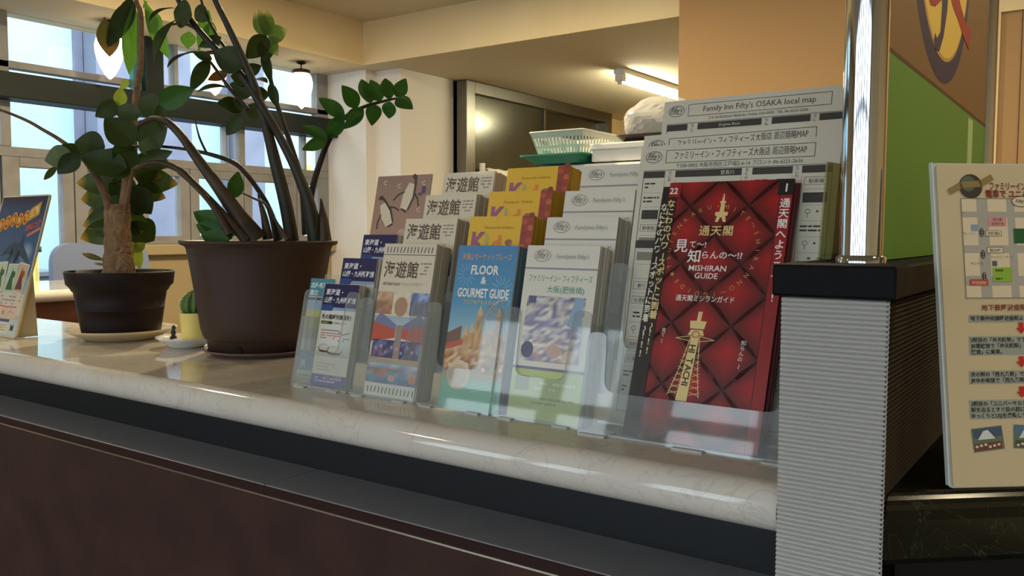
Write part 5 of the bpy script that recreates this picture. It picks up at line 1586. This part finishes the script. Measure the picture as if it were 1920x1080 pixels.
# ================================================================== plants
def leaf_mat(name, col, tip=None, trans=0.15, rough=0.45):
    m = mat(name, col, rough, spec=0.22)
    nt = m.node_tree
    b = nt.nodes['Principled BSDF']
    out = nt.nodes['Material Output']
    tc = nt.nodes.new('ShaderNodeTexCoord')
    sp = nt.nodes.new('ShaderNodeSeparateXYZ')
    nt.links.new(tc.outputs['Generated'], sp.inputs[0])
    nz = nt.nodes.new('ShaderNodeTexNoise')
    nz.inputs['Scale'].default_value = 6
    nt.links.new(tc.outputs['Generated'], nz.inputs['Vector'])
    rm = nt.nodes.new('ShaderNodeValToRGB')
    c = lin(col)
    rm.color_ramp.elements[0].color = (*[v * 0.75 for v in c], 1)
    rm.color_ramp.elements[1].color = (*[min(1, v * 1.25) for v in c], 1)
    nt.links.new(nz.outputs['Fac'], rm.inputs['Fac'])
    src = rm.outputs['Color']
    if tip:
        r2 = nt.nodes.new('ShaderNodeValToRGB')
        r2.color_ramp.elements[0].position = tip[1]
        r2.color_ramp.elements[0].color = (0, 0, 0, 1)
        r2.color_ramp.elements[1].position = min(1.0, tip[1] + 0.2)
        r2.color_ramp.elements[1].color = (1, 1, 1, 1)
        nt.links.new(sp.outputs[0], r2.inputs['Fac'])
        mx = nt.nodes.new('ShaderNodeMixRGB')
        mx.inputs[2].default_value = (*lin(tip[0]), 1)
        nt.links.new(r2.outputs['Color'], mx.inputs[0])
        nt.links.new(src, mx.inputs[1])
        src = mx.outputs[0]
    nt.links.new(src, b.inputs['Base Color'])
    tl = nt.nodes.new('ShaderNodeBsdfTranslucent')
    nt.links.new(src, tl.inputs[0])
    ms = nt.nodes.new('ShaderNodeMixShader')
    ms.inputs[0].default_value = trans
    nt.links.new(b.outputs[0], ms.inputs[1])
    nt.links.new(tl.outputs[0], ms.inputs[2])
    nt.links.new(ms.outputs[0], out.inputs[0])
    return m


LM = [leaf_mat('dark_green_leaf', '#2c3a13', trans=0.2), leaf_mat('dark_arched_leaf', '#2d3a14', trans=0.2), leaf_mat('browned_leaf', '#6a4a1e', trans=0.3),
      leaf_mat('yellow_edged_leaf', '#5d7430', ('#a5a05a', 0.7), 0.3), leaf_mat('fresh_green_leaf', '#2c5018', None, 0.2), leaf_mat('grey_green_leaf', '#56653f', None, 0.1),
      leaf_mat('yellow_tipped_leaf', '#364616', ('#a5802c', 0.78), 0.2), leaf_mat('lime_leaf', '#8a9a35', None, 0.35), leaf_mat('bright_thin_leaf', '#5c8a2c', None, 0.5), leaf_mat('olive_dry_leaf', '#5f5a28', ('#8a6a3a', 0.6), 0.3)]
M['stem'] = mat('dark_green_stem', '#26281a', 0.5, spec=0.3, noise=(25, '#33271a', 0.4, 0.65))
M['stem_brown'] = mat('brown_stem', '#4a3b26', 0.55, spec=0.3, noise=(25, '#33291a', 0.4, 0.65))


def leaf_mesh(kind):
    NL, NWD = 12, 6
    vs_, fs_ = [], []
    droop = {1: 0.42}.get(kind, 0.10)
    fold = 0.10 if kind != 8 else 0.05
    for i in range(NL + 1):
        t_ = i / NL
        if kind in (8, 9, 1):
            w_ = 0.5 * math.sin(math.pi * t_ ** 1.15) ** 0.9
        else:
            w_ = 0.5 * math.sin(math.pi * t_ ** 0.80) ** 0.85
        if i == 0:
            w_ = 0.03
        if i == NL:
            w_ = 0.0
        zc = -droop * (t_ - 0.35) ** 2 + droop * 0.35 ** 2
        for j in range(NWD + 1):
            s_ = (j / NWD - 0.5) * 2
            vs_.append((t_, s_ * w_, zc * 1.0 + fold * abs(s_) ** 1.5 * w_))
    for i in range(NL):
        for j in range(NWD):
            a = i * (NWD + 1) + j
            fs_.append((a, a + 1, a + NWD + 2, a + NWD + 1))
    m_ = MB()
    m_.add(vs_, fs_, 0, True)
    return m_.mesh('leaf', LM[kind])


LEAFM = [leaf_mesh(k_) for k_ in range(10)]
CAMP = Vector((0, 0, 1.2))


def leaf(parent, base, tip, wid, kind, origin):
    b_, t_ = Vector(base), Vector(tip)
    ax = t_ - b_
    ln = ax.length
    x_ = ax.normalized()
    tocam = (CAMP - b_).normalized()
    if kind == 1:
        n_ = Vector((0, 0, 1)) * 0.9 + tocam * 0.35
    else:
        n_ = tocam + Vector((random.uniform(-0.35, 0.35), random.uniform(-0.35, 0.35), random.uniform(-0.1, 0.5)))
    n_ = (n_ - x_ * n_.dot(x_)).normalized()
    y_ = n_.cross(x_)
    o_ = bpy.data.objects.new('leaf', LEAFM[kind])
    COL.objects.link(o_)
    o_.parent = parent
    p_ = b_ - origin
    w_ = wid * (1.9 if kind == 1 else 1.2)
    zs = ln if kind == 1 else ln * 0.9
    o_.matrix_local = Matrix(((x_.x * ln, y_.x * w_, n_.x * zs, p_.x), (x_.y * ln, y_.y * w_, n_.y * zs, p_.y), (x_.z * ln, y_.z * w_, n_.z * zs, p_.z), (0, 0, 0, 1)))
    return o_


def smooth_path(pts, sub=4):
    out = []
    P_ = [Vector(p[:3]) for p in pts]
    rr = [p[3] for p in pts]
    for i in range(len(P_) - 1):
        a, b_, c, d = P_[max(i - 1, 0)], P_[i], P_[i + 1], P_[min(i + 2, len(P_) - 1)]
        for k_ in range(sub):
            u = k_ / sub
            q_ = 0.5 * ((2 * b_) + (c - a) * u + (2 * a - 5 * b_ + 4 * c - d) * u * u + (3 * b_ - a - 3 * c + d) * u ** 3)
            out.append((q_, rr[i] + (rr[i + 1] - rr[i]) * u))
    out.append((P_[-1], rr[-1]))
    return out


def plant(root, stems_, leaves_, mats_, soil_z):
    org = root.location.copy()
    objs = []
    for si, st in enumerate(stems_):
        sp = smooth_path(st)
        objs.append((MB().tube([p - org for p, _ in sp], [r_ for _, r_ in sp], 10).build('stem', mats_[si % len(mats_)], root), [p for p, _ in sp]))
    for (b_, t_, w_, k_) in leaves_:
        best, bo_ = 1e9, root
        for o_, pl in objs:
            d = min((Vector(b_) - p).length for p in pl)
            if d < best:
                best, bo_ = d, o_
        leaf(bo_ if best < 0.06 else root, b_, t_, w_, k_, org)


# --- tall brown pot with the zamioculcas
cx, cy = -1.166, 0.923
sau = MB().lathe([(0.0, 0.001), (0.074, 0.0), (0.08, 0.0015), (0.0925, 0.0075), (0.0945, 0.009), (0.0935, 0.0103), (0.089, 0.008), (0.078, 0.0055), (0.0, 0.005)], 48)
M['saucer_brown'] = mat('pinkish_brown_saucer', '#6b4c42', 0.35)
o = sau.build('plant_saucer', M['saucer_brown'], None, loc=(cx, cy, 1.0))
tag(o, 'pinkish brown plastic saucer under the tall pot', 'saucer', 'plant saucers')
zz = thing('potted_zamioculcas', 'tall leafy potted plant in a wide brown plastic pot', 'potted plant', (cx, cy, 1.006))
pf = [(0.0, 0.0), (0.0845, 0.0), (0.0865, 0.019), (0.0895, 0.0215), (0.0925, 0.026), (0.0965, 0.04), (0.101, 0.075), (0.107, 0.115), (0.1125, 0.15), (0.116, 0.168), (0.118, 0.172), (0.1255, 0.175), (0.127, 0.178), (0.1265, 0.181), (0.121, 0.181), (0.115, 0.176), (0.111, 0.15), (0.107, 0.145)]
MB().lathe(pf, 64).build('pot', M['pot_brown'], zz)
MB().lathe([(0.0, 0.150), (0.05, 0.152), (0.109, 0.148)], 32).build('soil', M['soil'], zz)
va = math.atan2(-cy, -cx)
for da in (-0.42, 0.9, 2.2, -1.8):
    a = va + da
    m_ = MB()
    mm = [(0.0868 * math.cos(a + s_), 0.0868 * math.sin(a + s_)) for s_ in (-0.085, -0.05, 0.05, 0.085)]
    m_.add([(mm[0][0], mm[0][1], 0.0005), (mm[1][0], mm[1][1], 0.0145), (mm[2][0], mm[2][1], 0.0145), (mm[3][0], mm[3][1], 0.0005)], [(0, 3, 2, 1)])
    o_ = m_.build('drain_notch', M['cap_black'], zz)
    o_.modifiers.new('thickness', 'SOLIDIFY').thickness = 0.002
plant(zz, ZZ_STEMS, ZZ_LEAVES, [M['stem'], M['stem'], M['stem'], M['stem'], M['stem_brown'], M['stem_brown'], M['stem_brown'], M['stem']], 1.156)

# --- small dark pot with the money tree
cx, cy = -1.535, 0.892
sau = MB().lathe([(0.0, 0.001), (0.06, 0.0), (0.066, 0.002), (0.09, 0.014), (0.0985, 0.0185), (0.0985, 0.0205), (0.09, 0.0175), (0.068, 0.007), (0.0, 0.006)], 48)
o = sau.build('plant_saucer', M['saucer_tan'], None, loc=(cx, cy, 1.0))
tag(o, 'tan glazed saucer under the dark pot', 'saucer', 'plant saucers')
mt = thing('potted_money_tree', 'small tree with thick bark trunk in a dark round pot', 'potted plant', (cx, cy, 1.0075))
pf = [(0.0, 0.0), (0.066, 0.0), (0.0685, 0.004), (0.073, 0.03), (0.0755, 0.048), (0.076, 0.0482), (0.0768, 0.0525), (0.076, 0.053), (0.081, 0.082), (0.0835, 0.0835), (0.0875, 0.091), (0.093, 0.096), (0.0955, 0.115), (0.096, 0.1185), (0.0945, 0.1205), (0.091, 0.119), (0.088, 0.10), (0.085, 0.098)]
MB().lathe(pf, 56).build('pot', M['pot_dark'], mt)
MB().lathe([(0.0, 0.104), (0.04, 0.105), (0.088, 0.1)], 32).build('soil', M['soil'], mt)
tk = MB()
NR, NA = 70, 64
brn = random.Random(21)
plates = [(brn.uniform(0, 6.28), brn.uniform(0, 1), brn.uniform(0.12, 0.3), brn.uniform(0.04, 0.1), brn.uniform(-0.05, 0.06)) for _ in range(90)]
vs_ = []
for i in range(NR + 1):
    t_ = i / NR
    z = 0.095 + t_ * 0.15
    for j in range(NA):
        a = 2 * math.pi * j / NA
        r_ = 0.0262 - 0.0055 * t_ + 0.003 * (1 - t_) ** 3
        r_ *= 1 + 0.05 * math.sin(3 * a + 4 * t_) + 0.045 * math.sin(7 * a + 13 * t_) * (1 - 0.5 * t_) + 0.03 * math.sin(11 * a - 21 * t_) + 0.03 * math.sin(5 * t_ * math.pi * 2 + a)
        for (pa, pt, wa, wt, am) in plates:
            da_ = abs((a - pa + math.pi) % (2 * math.pi) - math.pi)
            if da_ < wa and abs(t_ - pt) < wt:
                r_ *= 1 + am * (1 - 0.45 * t_)
        vs_.append((r_ * math.cos(a) - 0.004 + 0.001 * math.sin(5 * t_), r_ * math.sin(a), z))
fs_ = [(i * NA + j, i * NA + (j + 1) % NA, (i + 1) * NA + (j + 1) % NA, (i + 1) * NA + j) for i in range(NR) for j in range(NA)]
fs_.append(tuple(range(NR * NA, (NR + 1) * NA)))
tk.add(vs_, fs_, 0, True)
tk.build('trunk', M['bark'], mt)
plant(mt, MT_STEMS, MT_LEAVES, [M['twig'], M['bark'], M['twig']], 1.11)

# --- cactus in yellow cup on white saucer
cx, cy = -1.33, 0.892
sau = MB().lathe([(0.0, 0.001), (0.028, 0.0), (0.032, 0.003), (0.036, 0.006), (0.046, 0.014), (0.0515, 0.0175), (0.0515, 0.019), (0.046, 0.0165), (0.03, 0.009), (0.0, 0.008)], 40)
tag(sau.build('small_saucer', M['saucer_white'], None, loc=(cx, cy, 1.0)), 'small white glazed saucer under the cactus cup', 'saucer', 'plant saucers')
cc = thing('potted_cactus', 'small round green cactus in a yellow cup', 'potted cactus', (-1.316, 0.901, 1.0085))
MB().lathe([(0.0, 0.0), (0.021, 0.0), (0.022, 0.002), (0.027, 0.05), (0.0275, 0.052), (0.0255, 0.0525), (0.025, 0.048)], 36).build('cup', M['cup_yellow'], cc)
MB().lathe([(0.0, 0.047), (0.0252, 0.046)], 24).build('soil', M['soil'], cc)
prc = [(0.021 * math.sin(math.pi * (0.12 + 0.88 * i / 12)) ** 0.7 if i < 12 else 0.0, 0.044 + 0.048 * i / 12) for i in range(13)]
MB().lathe(prc, 72, (-0.003, 0.0, 0), flute=(11, 0.13)).build('cactus_body', M['cactus'], cc)
sp_ = MB()
for k_ in range(11):
    a = 2 * math.pi * k_ / 11
    for i in range(2, 11):
        r_, z = prc[i]
        r_ *= 1.13
        bx_, by_ = r_ * math.cos(a) - 0.003, r_ * math.sin(a)
        for d in (-0.5, 0.0, 0.5):
            sp_.tube([(bx_, by_, z), (bx_ + 0.004 * math.cos(a + d), by_ + 0.004 * math.sin(a + d), z + 0.0015 * (d + 0.3))], [0.00035, 0.0001], 4, cap=False)
o_ = sp_.build('spines', M['spine'], cc)
o_['kind'] = 'stuff'
fl_ = thing('figurine', 'tiny black figurine on the white saucer', 'ornament', (-1.3615, 0.887, 1.0125))
MB().lathe([(0.0, 0.0), (0.006, 0.0005), (0.0058, 0.003), (0.003, 0.006), (0.0045, 0.010), (0.004, 0.014), (0.0018, 0.0165)], 16).build('body', M['dark'], fl_)
MB().lathe([(0.0015, 0.0155), (0.0035, 0.018), (0.0035, 0.021), (0.0018, 0.0235), (0.0, 0.024)], 16, (0.0015, 0, 0)).build('head', M['dark'], fl_)

# ------------------------------------------------------------------ card display at the left
th = R(15)
cd = thing('card_display', 'blue printed card display with dolphins on the left counter end', 'card display', (-1.868, 0.766, 1.0015), (math.pi / 2 - th, 0, 0))
cw, chh = 0.188, 0.281
M['card'] = mat('card_edge', '#c7b894', 0.75)
MB().prism(rrect(0, 0, cw, chh, 0.006), -0.004, 0).build('board', M['card'], cd)
A = Art()
vv = [(0.0, '#c9bda4'), (0.12, '#b9b2a0'), (0.4, '#7f9fae'), (0.44, '#2f5f84'), (0.7, '#225079'), (0.9, '#1d3d68'), (1, '#191d3a')]
A.vgrad(0.003, 0.001, cw - 0.003, chh - 0.003, vv, 0)
for i, x in enumerate((0.022, 0.046, 0.070, 0.094, 0.118)):
    y = chh - 0.062 + 0.006 * i - (0.008 if i > 2 else 0)
    A.ell(x, y, 0.0115, 0.0155, '#d9a12c', 3, rot=-0.3)
    A.ell(x, y, 0.0085, 0.0125, '#b5401e', 4, rot=-0.3)
    A.text('冬の水族館'[i], x, y - 0.005, 0.014, '#e6c25a', 5, 'c', bold=0.02)
A.poly([(0.128, chh - 0.055), (0.166, chh - 0.041), (0.166, chh - 0.014), (0.13, chh - 0.028)], '#c98f2c', 3)
A.text('三館', 0.132, chh - 0.046, 0.017, '#e8d79a', 4, bold=0.02, rot=0.35)
A.text('OSAKAフェア', 0.128, chh - 0.074, 0.0155, '#d4573f', 4, bold=0.04, shear=0.2, rot=0.22, width=0.055)
A.stroke([(0.14, chh - 0.083), (0.183, chh - 0.068)], 0.006, '#c9714f', 4)
def dolph(x, y, s_, flip=1):
    P_ = [(0, 0), (0.012, 0.012), (0.034, 0.022), (0.052, 0.02), (0.058, 0.034), (0.064, 0.018), (0.082, 0.004), (0.096, -0.012), (0.078, -0.006), (0.06, 0.002), (0.046, -0.012), (0.04, 0.002), (0.018, 0.004)]
    A.poly([(x + a * s_ * flip, y + b_ * s_) for a, b_ in P_], '#163a55', 2)
dolph(0.05, chh - 0.125, 1.3)
A.poly([(0.07, 0.105), (0.083, 0.11), (0.098, 0.16), (0.094, 0.175), (0.082, 0.15)], '#1d3346', 2)
A.poly([(0.1, 0.11), (0.114, 0.115), (0.124, 0.16), (0.12, 0.17), (0.108, 0.14)], '#1d3346', 2)
A.glow(0.15, 0.165, 0.028, 0.022, '#8fb0c4', '#2c5a80', 1)
for (x, y, c1, c2, r_) in ((0.03, 0.105, '#b9a88c', '#6b4a3a', 0.1), (0.072, 0.115, '#b9c4a4', '#2f5a3a', 0.06), (0.118, 0.112, '#a9c0ac', '#235238', 0.02), (0.155, 0.114, '#c0a88a', '#5a2638', -0.12)):
    A.rect(x - 0.022, y - 0.03, x + 0.02, y + 0.03, '#cfc8b4', 3, rot=r_)
    A.rect(x - 0.0195, y - 0.027, x + 0.0175, y + 0.027, c1, 4, rot=r_)
    A.poly([(x - 0.014, y - 0.022), (x + 0.012, y - 0.022), (x - 0.001, y + 0.022)], c2, 5)
    A.ell(x + 0.006, y + 0.008, 0.006, 0.007, '#a0452f' if c2 == '#5a2638' else c2, 6)
A.rect(0.06, 0.042, cw - 0.004, 0.083, '#cdbfa8', 2)
A.greek(0.066, 0.076, 0.11, 3, 0.007, '#9c8f96', 3, 0.7)
A.stroke([(0.09, 0.06), (0.12, 0.057), (0.165, 0.058)], 0.0022, '#c0506a', 4)
A.rect(0.105, 0.036, 0.17, 0.054, '#d3b6a0', 3)
A.ell(0.118, 0.046, 0.005, 0.005, '#b88878', 4)
A.stroke([(0.13, 0.04), (0.145, 0.05), (0.16, 0.044)], 0.0012, '#a0807c', 4)
A.rect(0.01, 0.003, cw - 0.004, 0.034, '#bcc0bc', 2)
A.rect(0.06, 0.0285, 0.15, 0.0335, '#3c4570', 3)
A.rect(0.05, 0.006, 0.15, 0.0265, '#d3c9b0', 3)
A.greek(0.054, 0.021, 0.09, 4, 0.0046, '#8d8574', 4, 0.85, 0.35)
A.poly([(0.16, 0.012), (0.166, 0.014), (0.172, 0.012), (0.172, 0.026), (0.166, 0.021), (0.16, 0.026)], '#2c3350', 4)
A.build('display_print', cd, M['print_gloss'])
# folding easel foot behind
es = MB()
zt = 0.11
def toLocal(x, yw, zw):
    yy, zz_ = yw - 0.766, zw - 1.0015
    s_, c_ = math.sin(math.pi / 2 - th), math.cos(math.pi / 2 - th)
    return (x + 1.868, yy * c_ + zz_ * s_, -yy * s_ + zz_ * c_)
tri = [toLocal(0, 0.7712, 1.0012), toLocal(0, 0.812, 1.0012), toLocal(0, 0.8062, 1.13)]
for x in (0.03, cw - 0.012):
    es = MB()
    es.add([(x, p[1], p[2]) for p in tri] + [(x + 0.003, p[1], p[2]) for p in tri], [(0, 1, 2), (5, 4, 3), (0, 3, 4, 1), (1, 4, 5, 2), (2, 5, 3, 0)])
    es.build('easel_foot', M['navy_back'], cd)


# ------------------------------------------------------------------ lobby chair behind the return counter
ch = thing('chair', 'blue grey lobby chair with rounded backrest behind the counter return', 'chair', (-3.95, 2.2, 0))
bp_ = fillet([(-0.235, 0.5, 0.03), (0.235, 0.5, 0.03), (0.235, 1.15, 0.1), (-0.235, 1.15, 0.1)], 0.05, 8)
MB().prism([(a, b_) for a, b_ in bp_], -0.02, 0.02, 'x').build('backrest', M['chair_blue'], ch, 0.008)
MB().prism(rrect(-0.48, -0.22, -0.02, 0.22, 0.05), 0.42, 0.5).build('seat', M['chair_blue'], ch, 0.015)
for (x, y) in ((-0.43, -0.18), (-0.43, 0.18), (-0.05, -0.18), (-0.05, 0.18)):
    MB().tube([(x, y, 0), (x, y, 0.42)], 0.014, 10).build('leg', M['steel_frame'], ch)
